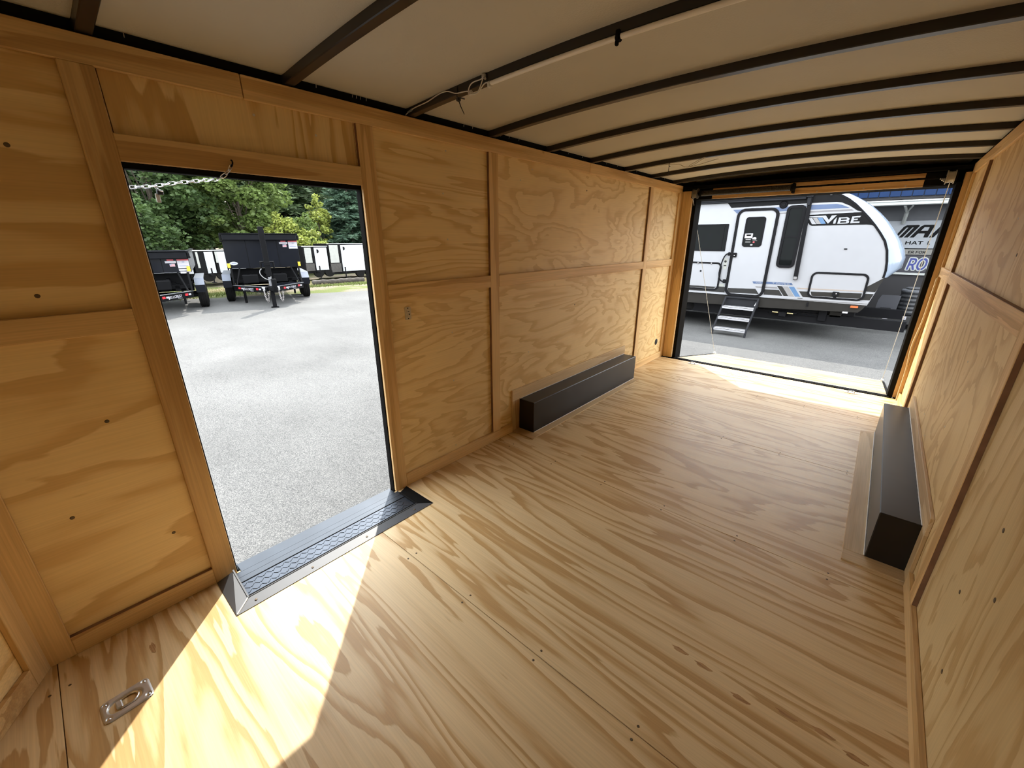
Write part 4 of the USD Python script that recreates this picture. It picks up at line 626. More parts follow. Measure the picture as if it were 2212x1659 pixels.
broadleaf("pale leafy sapling left of the yellow pointed sapling", -31.5, 14.6, -0.6, 3.9, 1.2, LEAF_M, 26, 6000, 0.10)
broadleaf("slim yellow pointed sapling in front of the pines", -32.0, 16.3, -0.6, 5.3, 0.95, LEAF_Y, 27, 6500, 0.10)
broadleaf("low yellow green shrub behind the short white enclosed trailer", -30.0, 14.4, -0.7, 2.9, 1.3, LEAF_Y, 28, 5000, 0.10)
conifer("wide blue green conifer above the white enclosed trailers", -32.5, 19.2, -0.5, 9.2, 3.3, NEED_B, 31, 26, 22, 0.25)
conifer("second blue green conifer at the right edge of the door view", -31.5, 23.2, -0.5, 8.6, 2.8, NEED_B, 32, 22, 18, 0.25)
broadleaf("leafy tree left of the door view, first beyond the far left tree", -35.0, 1.2, -0.6, 10.0, 3.6, LEAF_M, 41, 12000, 0.19)
broadleaf("leafy tree left of the door view, second beyond the far left tree", -36.0, -4.2, -0.6, 10.5, 3.8, LEAF_D, 42, 12000, 0.19)
broadleaf("leafy tree left of the door view, third beyond the far left tree", -35.0, -9.8, -0.6, 9.5, 3.6, LEAF_M, 43, 12000, 0.19)
rg = np.random.RandomState(77)
plab = ["tall dark pine behind the gap left of the saplings", "tall pine rising straight behind the pale sapling", "dark pine right behind the yellow sapling", "pine whose tip shows left of the wide conifer", "pine filling the skyline behind the wide conifer", "back row pine behind the sunlit broadleaf tree", "back row pine behind the rounded dark tree", "back row pine behind the far left tree", "farthest pine at the right of the door view", "pine at the left end of the back row"]
for i, (px, py) in enumerate([(-44, 18.6), (-45, 21.8), (-47, 24.6), (-46, 28.0), (-44, 31.0), (-47, 15.5), (-46, 12.4), (-45, 9.0), (-43, 34.6), (-44, 5.2)]):
    conifer(plab[i], px, py, 0.3, 13.0 + rg.uniform(-1.5, 2.0), 3.3, NEED_D, 60 + i, 26, 16, 0.40)

# ================================================================== OUTSIDE REAR: TRAVEL TRAILER
RY = 10.70
RVW = plain("rv_white_gelcoat", (0.265, 0.27, 0.285), 0.25, 0, 0.015); RVB = plain("rv_black_graphic", (0.008, 0.008, 0.0085), 0.35, spec=0.06); RVK = plain("rv_black_trim", (0.008, 0.008, 0.009), 0.5, spec=0.06); RVGL = plain("rv_dark_glass", (0.004, 0.005, 0.005), 0.03, 0, 0.1, spec=0.06); RVBR = plain("rv_dark_brown_band", (0.016, 0.0155, 0.0145), 0.4, spec=0.25); RVBL = plain("rv_blue_graphic", (0.045, 0.075, 0.15), 0.3); RVBL2 = plain("rv_bright_blue_graphic", (0.06, 0.125, 0.23), 0.3); RVS = plain("rv_silver_graphic", (0.18, 0.175, 0.175), 0.3); RVG = plain("rv_grey_graphic", (0.13, 0.125, 0.13), 0.35); RVT = plain("rv_tan_stripe", (0.25, 0.21, 0.18), 0.35); RVSK = plain("rv_skirt_grey", (0.022, 0.0205, 0.0185), 0.5, spec=0.06); CAPM = plain("rv_silver_cap", (0.20, 0.24, 0.30), 0.15, 0.0, 0.03, coat=0.4); AWN = plain("awning_dark_grey", (0.018, 0.0185, 0.021), 0.5, spec=0.06)
rv = thing("travel_trailer", "white travel trailer with open entry steps and VIBE lettering parked behind the ramp", "travel trailer", base=(-1.0, 11.9, G), at=(-1.0, 12.0, G))
cap_in = [(1.041, 2.352), (1.140, 2.311), (1.277, 2.230), (1.401, 2.134), (1.530, 2.009), (1.650, 1.886), (1.765, 1.755), (1.873, 1.617), (1.967, 1.482), (2.035, 1.32), (2.080, 1.12), (2.100, 0.96), (2.095, 0.83)]
cap_out = [(1.206, 2.354), (1.290, 2.315), (1.371, 2.272), (1.511, 2.188), (1.638, 2.098), (1.777, 1.975), (1.912, 1.836), (2.036, 1.683), (2.177, 1.483), (2.262, 1.33), (2.310, 1.18), (2.300, 1.00), (2.150, 0.83)]
side = [(-6.0, 0.30), (-6.0, 2.34)] + cap_in + [(1.97, 0.34), (1.955, 0.30)]
part(rv, "side_wall", xz(side, RY, RY + 2.42), RVW)
ci, co = np.array(cap_in), np.array(cap_out); lay = []
for q in np.linspace(0, 1, 9): lay.append(np.c_[ci*(1 - math.sin(q*math.pi/2)) + co*math.sin(q*math.pi/2), np.full(len(ci), RY + 0.005 + 0.42*(1 - math.cos(q*math.pi/2)))])
lay.append(np.c_[co, np.full(len(co), RY + 2.0)]); lay.append(np.c_[ci, np.full(len(ci), RY + 2.4)])
lay = np.array(lay)[:, :, [0, 2, 1]]; k, n_ = lay.shape[:2]; idx = np.arange(k*n_).reshape(k, n_)
part(rv, "front_cap", (lay.reshape(-1, 3), np.stack([idx[:-1, :-1], idx[:-1, 1:], idx[1:, 1:], idx[1:, :-1]], -1).reshape(-1, 4)), CAPM, smooth=True)
def on(name, poly, mat, t=0.003, base=0.0, label=None, parent=None): return part(parent or rv, name, xz(poly, RY - base - t, RY - base), mat, label)
ring = Polygon(cap_in + [tuple(p_) for p_ in (np.array(cap_in[::-1]) - np.array([0.035, 0.012]))]).buffer(0); on("cap_seam", ring, RVK, 0.010)
on("upper_black_graphic", [(-0.86, 2.27), (-0.755, 2.152), (0.62, 2.178), (0.67, 2.178), (0.67, 2.323), (0.62, 2.33)], RVB); on("upper_black_graphic", [(0.670, 2.323), (1.035, 2.345), (1.142, 2.293), (1.27, 2.210), (1.39, 2.118), (1.52, 1.992), (1.438, 2.013), (1.304, 2.105), (1.171, 2.167), (1.093, 2.180), (0.67, 2.178)], RVB)
on("blue_stripe", [(-0.715, 2.112), (-0.62, 2.030), (0.62, 2.056), (0.62, 2.136)], RVBL); on("blue_stripe", [(0.70, 2.142), (1.100, 2.145), (1.181, 2.124), (1.317, 2.065), (0.70, 2.058)], RVBL); on("grey_stripe", [(-0.58, 2.006), (-0.57, 1.985), (1.383, 2.015), (1.348, 2.043)], RVG)
on("name_panel", [(0.685, 1.962), (1.536, 1.984), (1.760, 1.725), (1.701, 1.756), (1.627, 1.766), (0.784, 1.758), (0.744, 1.775), (0.708, 1.818), (0.690, 1.915)], RVB)
lets = {"V": [(0.700, 1.933), (0.972, 1.942), (1.036, 1.860), (1.066, 1.941), (1.146, 1.945), (1.035, 1.792), (0.928, 1.908), (0.703, 1.914)], "I": [(1.115, 1.849), (1.153, 1.908), (1.153, 1.790), (1.114, 1.790)],
        "B": Polygon([(1.187, 1.900), (1.311, 1.905), (1.349, 1.882), (1.352, 1.851), (1.339, 1.841), (1.356, 1.825), (1.355, 1.803), (1.329, 1.788), (1.180, 1.787)], [[(1.222, 1.879), (1.308, 1.883), (1.310, 1.857), (1.223, 1.855)], [(1.222, 1.832), (1.311, 1.833), (1.313, 1.808), (1.222, 1.806)]]),
        "E": [(1.384, 1.911), (1.514, 1.920), (1.499, 1.893), (1.418, 1.889), (1.418, 1.869), (1.477, 1.872), (1.475, 1.848), (1.418, 1.846), (1.418, 1.821), (1.512, 1.824), (1.512, 1.797), (1.376, 1.792)]}
for s_ in "VIBE": on("letter", lets[s_], RVW, 0.005)
for pts, mt in (([(0.702, 1.901), (0.759, 1.904), (0.848, 1.787), (0.778, 1.788)], RVW), ([(0.771, 1.903), (0.840, 1.903), (0.928, 1.790), (0.852, 1.789)], RVS), ([(0.848, 1.903), (0.925, 1.903), (1.003, 1.793), (0.928, 1.790)], RVBL2)): on("logo_slash", pts, mt, 0.005)
# lower graphics
for nm, pts, mt in [("lower_band", [(-6, 0.452), (-0.605, 0.470), (-0.605, 0.345), (-6, 0.325)], RVBR), ("lower_band", [(0.188, 0.474), (0.453, 0.482), (0.542, 0.366), (0.188, 0.362)], RVBR), ("lower_band", [(0.819, 0.482), (1.76, 0.512), (2.010, 0.522), (1.975, 0.40), (0.905, 0.372)], RVBR), ("lower_band", [(1.72, 0.560), (1.90, 0.665), (2.095, 0.83), (2.05, 0.65), (2.022, 0.560)], RVBR), ("slash", [(0.407, 0.562), (0.502, 0.562), (0.648, 0.369), (0.560, 0.368)], RVBR), ("slash", [(0.511, 0.562), (0.604, 0.566), (0.756, 0.367), (0.661, 0.366)], RVS), ("slash", [(0.620, 0.563), (0.714, 0.567), (0.861, 0.373), (0.771, 0.369)], RVBL2),
                    ("name_stripe", [(0.188, 0.636), (0.656, 0.641), (0.687, 0.599), (0.188, 0.590)], RVBL), ("thin_stripe", [(0.188, 0.533), (0.406, 0.537), (0.430, 0.508), (0.188, 0.505)], RVG), ("tan_stripe", [(0.764, 0.553), (1.78, 0.570), (1.80, 0.545), (0.794, 0.528)], RVT)]: on(nm, Polygon(pts).buffer(0), mt)
part(rv, "stripe_lettering", text("T RIVER", 0.026, FACE_MY, (0.30, RY - 0.003, 0.603), 0.002, False, 0.1, 0.32), RVW)
part(rv, "skirt", cat(xz([(-6, 0.30), (1.955, 0.30), (1.97, 0.338), (1.90, 0.21), (1.85, 0.15), (0.3, 0.085), (-6, -0.06)], RY + 0.005, RY + 0.10)), RVSK); part(rv, "chassis", cat(bx((-6, RY + 0.3, -0.02), (1.8, RY + 2.2, 0.30)), bx((-6, RY + 0.25, -0.18), (2.6, RY + 0.38, 0.02)), bx((-6, RY + 2.0, -0.18), (2.6, RY + 2.13, 0.02))), RVK); on("white_rail", [(-6, 0.322), (0.0, 0.345), (1.97, 0.372), (1.96, 0.338), (0.0, 0.300), (-6, 0.288)], RVW, 0.02)
part(rv, "roof", cb((-6.02, RY - 0.02, 2.335), (1.06, RY + 2.44, 2.365), 0.01), RVW)
# windows
def frame_ring(x0, z0, x1, z1, r, w): return rrect(x0, z0, x1, z1, r).difference(rrect(x0 + w, z0 + w, x1 - w, z1 - w, max(r - w, 0.01)))
w1 = on("window", frame_ring(-2.9, 1.25, -0.745, 1.825, 0.015, 0.03), RVK, 0.014); part(w1, "pane", xz(sbox(-2.88, 1.27, -0.765, 1.805), RY - 0.004, RY), RVGL); part(w1, "mullion", cat(xz(sbox(-0.845, 1.27, -0.825, 1.805), RY - 0.012, RY), xz(sbox(-2.0, 1.27, -1.97, 1.805), RY - 0.012, RY)), RVK)
w2_ = on("window", frame_ring(0.305, 0.940, 0.632, 2.150, 0.09, 0.05), RVK, 0.03); part(w2_, "pane", xz(rrect(0.33, 0.965, 0.607, 2.125, 0.07), RY - 0.010, RY), RVGL); part(w2_, "mullion", xz(sbox(0.33, 1.54, 0.607, 1.575), RY - 0.022, RY), RVK)
# entry door
dp = on("entry_door", rrect(-0.575, 0.335, 0.150, 2.075, 0.11), RVW, 0.022); part(dp, "door_frame", xz(frame_ring(-0.610, 0.285, 0.188, 2.125, 0.16, 0.055), RY - 0.035, RY), RVK); part(dp, "door_window", xz(frame_ring(-0.415, 1.350, -0.035, 1.955, 0.06, 0.028), RY - 0.034, RY), RVK); part(dp, "door_pane", xz(rrect(-0.40, 1.365, -0.05, 1.94, 0.05), RY - 0.027, RY), RVGL)
for q, pts, mt in (("sticker", [(-0.387, 1.621), (-0.232, 1.625), (-0.234, 1.526), (-0.385, 1.524)], STICK), ("sticker_print", [(-0.36, 1.60), (-0.26, 1.60), (-0.27, 1.575), (-0.35, 1.575)], RVS), ("sticker", [(-0.228, 1.535), (-0.20, 1.548), (-0.165, 1.545), (-0.151, 1.525), (-0.155, 1.50), (-0.230, 1.505)], STICK), ("sticker", [(-0.25, 1.402), (-0.206, 1.404), (-0.207, 1.374), (-0.25, 1.372)], STICK), ("sticker_line", [(-0.359, 1.510), (-0.259, 1.512), (-0.258, 1.490), (-0.358, 1.490)], RVS), ("sticker_line", [(-0.357, 1.458), (-0.255, 1.458), (-0.255, 1.440), (-0.357, 1.440)], RVS), ("sticker_line", [(-0.22, 1.482), (-0.13, 1.480), (-0.13, 1.474), (-0.22, 1.476)], RVS), ("sticker_dot", [(-0.21, 1.463), (-0.175, 1.463), (-0.175, 1.433), (-0.21, 1.433)], STICKR)): part(dp, q, xz(pts, RY - 0.029, RY - 0.026), mt)
part(dp, "door_band", xz([(-0.545, 0.453), (0.012, 0.474), (0.095, 0.37), (-0.545, 0.352)], RY - 0.025, RY), RVBR); part(dp, "door_stripe", xz([(-0.074, 0.629), (0.135, 0.634), (0.135, 0.589), (-0.043, 0.584)], RY - 0.025, RY), RVBL); part(dp, "door_stripe", xz([(0.0, 0.530), (0.135, 0.532), (0.135, 0.505), (0.024, 0.503)], RY - 0.025, RY), RVG); part(dp, "door_lettering", text("FORES", 0.026, FACE_MY, (-0.005, RY - 0.025, 0.597), 0.002, False, 0.1, 0.125), RVW); part(dp, "latch", cat(xz(rrect(-0.565, 1.125, -0.480, 1.225, 0.02), RY - 0.05, RY), xz(rrect(-0.535, 1.15, -0.505, 1.20, 0.01), RY - 0.065, RY)), RVK); part(dp, "latch_button", cb((-0.53, RY - 0.070, 1.155), (-0.51, RY - 0.064, 1.172), 0.002), CHROME)
gh = part(rv, "grab_handle", tube(smooth_path([(-0.63, RY - 0.01, 1.195), (-0.68, RY - 0.05, 1.19), (-0.735, RY - 0.07, 1.08), (-0.765, RY - 0.075, 0.90), (-0.755, RY - 0.07, 0.68), (-0.71, RY - 0.05, 0.605), (-0.63, RY - 0.01, 0.60)], 40), 0.014, 8), RVK, smooth=40); part(gh, "mount", cat(cb((-0.665, RY - 0.04, 1.16), (-0.615, RY, 1.23), 0.01), cb((-0.68, RY - 0.04, 0.56), (-0.615, RY, 0.64), 0.01)), RVK)
PALE = plain("sticker_pale", (0.27, 0.275, 0.25), 0.4)
for pts in ([(-0.735, 1.10), (-0.655, 1.10), (-0.655, 0.86), (-0.735, 0.86)], [(-0.80, 0.535), (-0.645, 0.535), (-0.645, 0.475), (-0.80, 0.475)]): on("side_sticker", pts, PALE, 0.003)
on("side_sticker_print", Polygon([(-0.695 + 0.025*math.cos(a), 1.03 + 0.025*math.sin(a)) for a in np.linspace(0, 2*math.pi, 16)]), RVBR, 0.004); on("side_sticker_print", [(-0.72, 0.95), (-0.665, 0.95), (-0.665, 0.93), (-0.72, 0.93)], RVBR, 0.004)
# cargo doors
b1 = on("cargo_door", rrect(-2.6, 0.41, -0.79, 0.975, 0.08), RVW, 0.012); part(b1, "trim", xz(frame_ring(-2.64, 0.375, -0.755, 1.005, 0.11, 0.035), RY - 0.02, RY), RVK); part(b1, "lower_stripe", xz([(-2.57, 0.452), (-0.80, 0.460), (-0.86, 0.415), (-2.57, 0.415)], RY - 0.014, RY), RVBR); part(b1, "lock", lathe([(0, 0.012), (0.018, 0.01), (0.02, 0), (0, 0)], "y", (-1.20, RY - 0.012, 0.80), 14), RVK); [part(b1, "hinge", cb((xb, RY - 0.03, 0.955), (xb + 0.03, RY, 1.0), 0.005), RVS) for xb in (-1.30, -1.0)]
b2 = on("cargo_door", rrect(1.00, 0.405, 1.850, 0.850, 0.08), RVW, 0.012); part(b2, "trim", xz(frame_ring(0.965, 0.368, 1.885, 0.888, 0.11, 0.036), RY - 0.022, RY), RVK); part(b2, "lower_stripe", xz([(1.02, 0.492), (1.835, 0.522), (1.835, 0.43), (1.79, 0.415), (1.05, 0.412)], RY - 0.014, RY), RVBR); part(b2, "tan_stripe", xz([(1.005, 0.557), (1.845, 0.572), (1.845, 0.550), (1.005, 0.535)], RY - 0.0145, RY), RVT); part(b2, "paddle_latch", cat(xz(rrect(1.38, 0.435, 1.49, 0.52, 0.015), RY - 0.04, RY), xz(rrect(1.41, 0.405, 1.46, 0.44, 0.008), RY - 0.03, RY)), RVK); part(b2, "lock_button", lathe([(0, 0.01), (0.010, 0.008), (0.012, 0), (0, 0)], "y", (1.445, RY - 0.04, 0.485), 12), CHROME)
on("cable_hatch", rrect(1.385, 1.318, 1.435, 1.340, 0.006), RVK, 0.012); on("marker_lamp", rrect(1.715, 0.235, 1.835, 0.275, 0.01), plain("orange_marker", (0.55, 0.10, 0.03), 0.3), 0.02); on("skirt_latch", rrect(1.00, 0.19, 1.03, 0.27, 0.006), RVK, 0.012); on("white_rail_clip", rrect(0.82, 0.338, 0.91, 0.350, 0.003), RVBR, 0.024)
sp_ = part(rv, "speaker", lathe([(0, 0.02), (0.03, 0.025), (0.035, 0.015), (0.055, 0.015), (0.065, 0.03), (0.075, 0.02), (0.078, 0), (0, 0)], "y", (0.225, RY, 2.172), 28), RVK, smooth=30)
# awning
part(rv, "awning_tube", cat(tube([(-6, RY - 0.05, 2.292), (0.60, RY - 0.05, 2.318)], 0.038, 14), cb((-6, RY - 0.07, 2.25), (0.6, RY - 0.0, 2.33), 0.01)), AWN, smooth=40); part(rv, "awning_cap", cb((-6, RY - 0.06, 2.338), (0.40, RY + 0.02, 2.352), 0.004), RVW)
part(rv, "awning_arm", cat(xz([(0.615, 2.345), (0.700, 2.345), (0.700, 2.15), (0.745, 0.715), (0.672, 0.712), (0.635, 2.15)], RY - 0.06, RY - 0.005)), RVK); part(rv, "awning_head", cat(cb((0.600, RY - 0.10, 2.28), (0.705, RY - 0.02, 2.352), 0.01), xz([(0.618, 2.28), (0.685, 2.28), (0.675, 2.14), (0.63, 2.14)], RY - 0.075, RY - 0.06)), AWN); part(rv, "awning_bracket", cat(tube([(0.70, RY - 0.03, 2.325), (0.98, RY - 0.03, 2.34)], 0.006, 6), cb((0.965, RY - 0.05, 2.30), (1.0, RY - 0.01, 2.36), 0.006)), RVS); part(rv, "arm_foot", cb((0.676, RY - 0.064, 0.722), (0.735, RY - 0.058, 0.775), 0.003), RVS)
# entry steps
stp = part(rv, "entry_steps", cat(*[tube([(x_ - 0.0, RY - 0.05, 0.26), (x_ - 0.03, RY - 0.58, -0.40), (x_ - 0.03, RY - 0.60, G + 0.005)], 0.022, 8) for x_ in (-0.545, 0.12)], cb((-0.56, RY - 0.07, 0.235), (0.135, RY + 0.02, 0.275), 0.008), cb((-0.55, RY - 0.03, 0.05), (0.125, RY + 0.0, 0.25), 0.006)), AWN)
STEPM = plain("step_tread_aluminium", (0.36, 0.36, 0.375), 0.4, 0.4)
for f_, z_ in ((0.28, 0.075), (0.56, -0.145), (0.84, -0.365)): part(stp, "tread", cat(cb((-0.535 - 0.03*f_, RY - 0.08 - 0.62*f_, z_ - 0.018), (0.105 - 0.03*f_, RY - 0.08 - 0.62*f_ + 0.17, z_), 0.005), cb((-0.535 - 0.03*f_, RY - 0.085 - 0.62*f_, z_ - 0.055), (0.105 - 0.03*f_, RY - 0.075 - 0.62*f_, z_ - 0.002), 0.003)), STEPM); part(stp, "tread_nose", cb((-0.53 - 0.03*f_, RY - 0.087 - 0.62*f_, z_ - 0.016), (0.10 - 0.03*f_, RY - 0.083 - 0.62*f_, z_ - 0.010), 0.001), AWN)
part(stp, "strut", tube([(0.11, RY - 0.08, 0.215), (0.085, RY - 0.16, 0.12)], 0.013, 8), CHROME)
part(rv, "spare_tire", lathe([(0, -0.10), (0.26, -0.11), (0.33, -0.08), (0.35, 0.0), (0.33, 0.08), (0.26, 0.11), (0, 0.10)], at=(-1.55, RY + 0.50, -0.06), n=30), TIRE, smooth=35)
for x_ in (-2.95, -3.85): part(rv, "wheel", lathe([(0, -0.11), (0.19, -0.11), (0.24, -0.12), (0.34, -0.11), (0.36, -0.05), (0.36, 0.05), (0.34, 0.11), (0, 0.11)], "y", (x_, RY + 0.18, G + 0.36), 30), TIRE, smooth=35)
part(rv, "underframe_parts", cat(tube([(0.35, RY + 0.15, -0.02), (0.85, RY + 0.15, 0.0)], 0.02, 8), cb((0.52, RY + 0.1, -0.09), (0.66, RY + 0.2, 0.01), 0.01), tube([(0.3, RY + 0.2, -0.04), (1.2, RY + 0.2, -0.02)], 0.012, 6), cb((1.22, RY + 0.2, -0.12), (1.36, RY + 0.3, 0.10), 0.01)), RVK); BRASS = plain("brass", (0.65, 0.52, 0.25), 0.35, 0.8); [part(rv, "brass_fitting", cyl((xb, RY + 0.12, -0.005), (xb + 0.11, RY + 0.12, -0.005), 0.016, 10), BRASS) for xb in (0.40, 0.68)]; part(rv, "stabilizer_jack", cat(cb((1.40, RY + 0.25, -0.02), (1.60, RY + 0.35, 0.10), 0.01), cyl((1.50, RY + 0.3, -0.14), (1.50, RY + 0.3, 0.0), 0.025, 8)), RVSK)
on("side_placard", rrect(1.615, 0.115, 1.70, 0.150, 0.004), STICK, -0.09 + 0.095)

# ------------------------------------------------------------------ shop building with signs behind
BY = 15.0; f15 = (BY - CAM[1])/(14 - CAM[1])
def s14(x_, z_): return (CAM[0] + (x_ - CAM[0])*f15, CAM[2] + (z_ - CAM[2])*f15)
bd = thing("shop_building", "dark shop building with blue panelled fascia and white gutter behind the travel trailer", "building", base=(2.6, BY, G)); BLUE = plain("navy_fascia", (0.0075, 0.022, 0.066), 0.4, spec=0.1); BLUE2 = plain("navy_fascia_seam", (0.004, 0.008, 0.02), 0.5); GUT = plain("white_gutter", (0.34, 0.355, 0.34), 0.4); SOFF = plain("grey_soffit_wall", (0.065, 0.068, 0.076), 0.6); DARKW = plain("dark_wall", (0.012, 0.011, 0.0125), 0.7)
a = s14(1.0, 2.38); b = s14(3.3, 3.1); x0, z0, x1, z1 = -9.0, a[1], b[0] + 3.5, b[1]
sx0 = [s14(q, 2.5)[0] for q in np.arange(-0.02 + 0.9, 3.6, 0.183)]
for q0, q1 in zip(sx0[:-1], sx0[1:]): part(bd, "fascia_panel", cb((q0 + 0.006, BY - 0.9, z0), (q1 - 0.006, BY - 0.86, z1), 0.006), BLUE)
part(bd, "fascia_backing", bx((x0, BY - 0.86, z0 - 0.01), (x1, BY - 0.80, z1 - 0.02)), BLUE2)
gz0, gz1 = s14(2, 2.205)[1], s14(2, 2.305)[1]; part(bd, "gutter", cat(cb((x0, BY - 0.86, gz0), (x1, BY - 0.72, gz1), 0.015), cb((x0, BY - 0.88, gz1 - 0.03), (x1, BY - 0.84, gz1 + 0.005), 0.006)), GUT); part(bd, "drip_edge", cb((x0, BY - 0.86, gz1 + 0.01), (x1, BY - 0.7, z0 - 0.005), 0.01), DARKW)
part(bd, "soffit", bx((x0, BY - 0.75, gz1), (x1, BY + 0.1, gz1 + 0.03)), DARKW); part(bd, "upper_wall", bx((x0, BY, s14(2, 1.75)[1]), (x1, BY + 0.1, gz1 + 0.05)), SOFF); part(bd, "lower_wall", bx((x0, BY, G), (x1, BY + 0.1, s14(2, 1.75)[1])), DARKW); part(bd, "roof", bx((x0, BY - 0.86, z1 - 0.03), (x1, BY + 4, z1)), BLUE2)
p1, p2, p3, p4 = s14(2.103, 2.196), s14(2.23, 2.2), s14(2.166, 2.075), s14(2.157, 1.859)
part(bd, "downspout", cat(tube([(p1[0], BY - 0.72, p1[1]), (p3[0], BY - 0.35, p3[1]), (p4[0], BY - 0.08, p4[1] + 0.05)], 0.028, 8), tube([(p2[0], BY - 0.72, p2[1]), (p3[0], BY - 0.36, p3[1])], 0.022, 8), tube([(p3[0], BY - 0.33, p3[1]), (p4[0], BY - 0.08, p4[1])], 0.042, 8)), GUT)
def sgn(name, label, x0_, z0_, x1_, z1_, mat):
    A, B_ = s14(x0_, z0_), s14(x1_, z1_); t = thing(name, label, "sign", base=((A[0] + B_[0])/2, BY, A[1]), group="signs on the shop building"); part(t, "board", cb((A[0], BY - 0.04, A[1]), (B_[0], BY - 0.002, B_[1]), 0.005), mat); return t
S1 = sgn("shop_sign", "pale grey shop sign with large slanted black MA letters", 1.75, 1.305, 3.4, 1.908, plain("sign_pale", (0.22, 0.235, 0.255), 0.4)); INK = plain("sign_black_ink", (0.006, 0.006, 0.0065), 0.5, spec=0.05)
def sp14(pts): return [s14(*q) for q in pts]
YS = BY - 0.045
part(S1, "letter", xz(Polygon(sp14([(2.075, 1.545), (2.12, 1.545), (2.245, 1.76), (2.275, 1.76), (2.155, 1.545), (2.215, 1.545), (2.34, 1.76), (2.365, 1.76), (2.245, 1.545), (2.315, 1.545), (2.46, 1.795), (2.44, 1.812), (2.24, 1.812), (2.19, 1.775)])), YS, BY - 0.039), INK)
part(S1, "letter", xz(Polygon(sp14([(2.345, 1.545), (2.415, 1.545), (2.465, 1.63), (2.58, 1.63), (2.575, 1.545), (2.645, 1.545), (2.71, 1.812), (2.53, 1.812), (2.48, 1.78)]), [sp14([(2.50, 1.685), (2.545, 1.765), (2.63, 1.765), (2.615, 1.685)])]), YS, BY - 0.039), INK)
part(S1, "letter", xz(Polygon(sp14([(2.665, 1.545), (2.74, 1.545), (2.84, 1.72), (2.84, 1.812), (2.82, 1.812)])), YS, BY - 0.039), INK)
hx, hz = s14(2.268, 1.392); part(S1, "small_lettering", text("HAT", 0.07*f15, FACE_MY, (hx + 0.02, BY - 0.04, hz), 0.004, True, 0, 0.30*f15), INK); hx, hz = s14(2.667, 1.392); part(S1, "small_lettering", text("L", 0.07*f15, FACE_MY, (hx, BY - 0.04, hz), 0.004, True, 0), INK)
S2 = sgn("shop_sign", "narrow beige shop sign strip reading ER FOR", 1.9, 1.165, 3.4, 1.288, plain("sign_beige", (0.15, 0.145, 0.13), 0.4)); hx, hz = s14(2.385, 1.195); part(S2, "lettering", text("ER FOR", 0.056*f15, FACE_MY, (hx, BY - 0.04, hz), 0.004, True, 0.12, 0.30*f15), INK)
S3 = sgn("shop_sign", "dark shop sign with large outlined blue ROU letters over a white strip", 1.9, 0.765, 3.4, 1.155, plain("sign_dark", (0.014, 0.014, 0.022), 0.4)); hx, hz = s14(2.425, 0.835)
rb = meshkit.text_mesh("ROU", 0.255*f15, 0.004, True); wt = 0.50*f15; sc_ = wt/np.ptp(rb.vertices[:, 0])
def rou(bold, dy, mat, grow):
    t_ = meshkit.text_mesh("ROU", 0.255*f15, 0.004, bold); t_.vertices[:, 0] *= sc_; t_.vertices[:, 0] += 0.10*t_.vertices[:, 1]; c_ = t_.vertices.mean(0)
    if grow: t_.vertices[:, :2] = t_.vertices[:, :2]
    return part(S3, "lettering", remap(t_, FACE_MY, (hx, BY - 0.04 - dy, hz)), mat)
from shapely.ops import unary_union
def flat_text(s_, h, wdt, slant):
    t_ = meshkit.text_mesh(s_, h, 0.002, True); t_.vertices[:, 0] *= wdt/np.ptp(t_.vertices[:, 0]); t_.vertices[:, 0] += slant*t_.vertices[:, 1]
    top = np.abs(t_.face_normals[:, 2] - 1) < 1e-3; return unary_union([Polygon(t_.vertices[f][:, :2]).buffer(1e-4) for f in t_.faces[top]])
rp_ = flat_text("ROU", 0.25*f15, wt, 0.10)
part(S3, "letter_outline", remap(ext(rp_.buffer(0.022), 0.003), FACE_MY, (hx, BY - 0.040, hz)), GUT); part(S3, "lettering", remap(ext(rp_, 0.003), FACE_MY, (hx, BY - 0.0425, hz)), plain("sign_blue_ink", (0.015, 0.025, 0.16), 0.4))
q0, q1 = s14(1.9, 0.712), s14(3.4, 0.762); part(S3, "white_strip", cb((q0[0], BY - 0.05, q0[1]), (q1[0], BY - 0.01, q1[1]), 0.004), GUT)

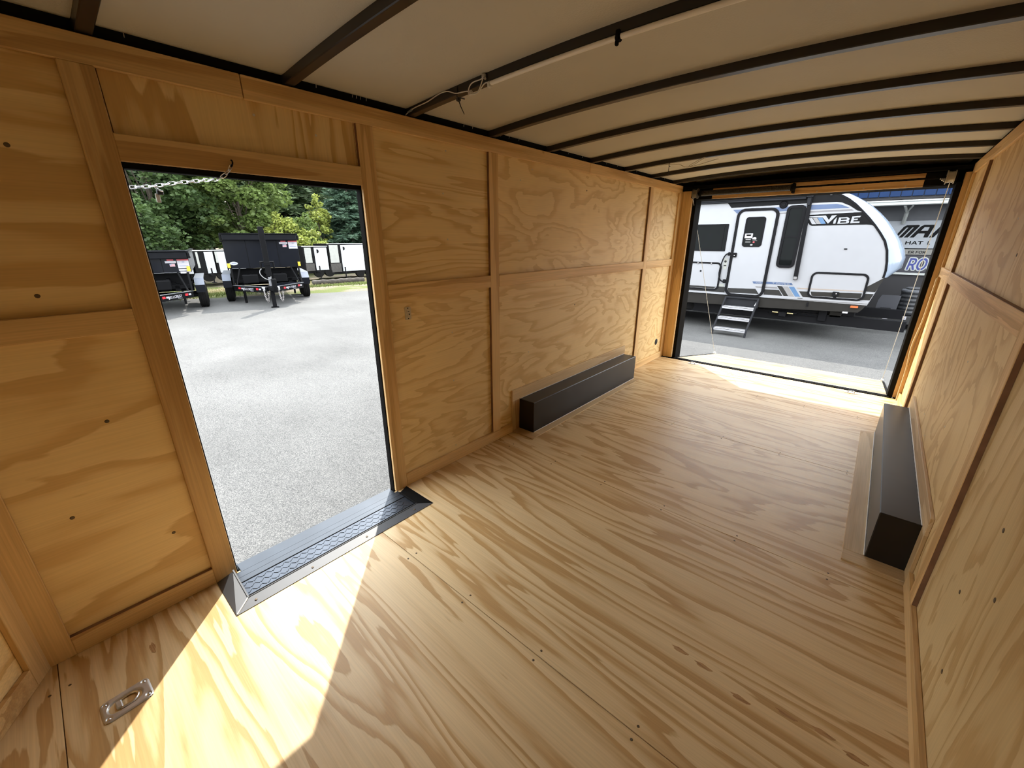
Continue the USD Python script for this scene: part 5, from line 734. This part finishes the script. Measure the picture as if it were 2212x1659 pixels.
# black equipment trailer with a panel and a barrel between travel trailer and shop
EY = 13.6; fe = (EY - CAM[1])/(14 - CAM[1])
def e14(x_, z_): return (CAM[0] + (x_ - CAM[0])*fe, CAM[2] + (z_ - CAM[2])*fe)
eq = thing("equipment_trailer", "black steel flat trailer rail with white labels under the shop signs", "trailer", base=(2.8, EY, G)); a, b = e14(1.7, -0.44), e14(3.6, -0.25)
part(eq, "rail", cb((a[0], EY - 0.05, a[1]), (b[0] + 1.5, EY + 0.05, b[1]), 0.008), plain("equipment_black", (0.012, 0.0115, 0.011), 0.5)); part(eq, "deck", bx((a[0], EY + 0.05, b[1] - 0.05), (b[0] + 1.5, EY + 1.0, b[1])), RVK); [part(eq, "support", bx((xx, EY + 0.3, G), (xx + 0.08, EY + 0.4, b[1])), RVK) for xx in (1.8, 2.9, 4.2)]
for l0, l1, l2, l3 in ((2.02, -0.335, 2.225, -0.265), (2.29, -0.345, 2.39, -0.295), (2.60, -0.33, 2.72, -0.25)):
    A, B_ = e14(l0, l1), e14(l2, l3); part(eq, "white_label", bx((A[0], EY - 0.054, A[1]), (B_[0], EY - 0.05, B_[1])), STICK); part(eq, "label_print", bx((A[0] + 0.02, EY - 0.056, (A[1] + B_[1])/2 - 0.008), (B_[0] - 0.02, EY - 0.054, (A[1] + B_[1])/2 + 0.008)), RVS)
pn = thing("grey_panel", "dark grey metal panel standing on the black equipment trailer", "panel", base=(e14(2.3, 0)[0], EY + 0.12, e14(2, -0.14)[1])); part(pn, "sheet", xz(sp14([(2.150, 0.325), (2.477, 0.331), (2.455, 0.02), (2.40, -0.135), (2.10, -0.115), (2.11, 0.2)]), EY + 0.14, EY + 0.18), plain("panel_grey", (0.032, 0.033, 0.040), 0.5)); part(pn, "foot", cat(cb((e14(2.2, 0)[0], EY + 0.05, e14(2, -0.25)[1]), (e14(2.4, 0)[0], EY + 0.3, e14(2, -0.10)[1]), 0.01)), RVK)
br_ = thing("ribbed_barrel", "dark ribbed plastic barrel with a pale lid beside the grey panel", "barrel", base=(e14(2.70, 0)[0], EY + 0.35, e14(2, -0.24)[1])); cx = e14(2.72, 0)[0]; zb0, zb1 = e14(2, -0.235)[1], e14(2, 0.335)[1]; hh = zb1 - zb0
prof = [(0, 0)] + [(0.20 + (0.012 if k % 2 else 0.0), hh*k/12) for k in range(12)] + [(0.21, hh*0.96), (0, hh*0.96)]
part(br_, "drum", lathe(prof, at=(cx, EY + 0.35, zb0), n=30), plain("barrel_dark", (0.013, 0.014, 0.016), 0.5)); part(br_, "lid", lathe([(0, 0.0), (0.215, 0.0), (0.215, 0.035), (0.20, 0.045), (0.10, 0.05), (0, 0.05)], at=(cx, EY + 0.35, zb0 + hh*0.95), n=30), plain("barrel_lid", (0.075, 0.08, 0.09), 0.5)); part(br_, "lid", lathe([(0, 0.0), (0.14, 0.0), (0.145, 0.02), (0.12, 0.035), (0, 0.035)], at=(cx, EY + 0.35, zb0 + hh*1.06), n=30), plain("barrel_lid_top", (0.06, 0.062, 0.068), 0.5))
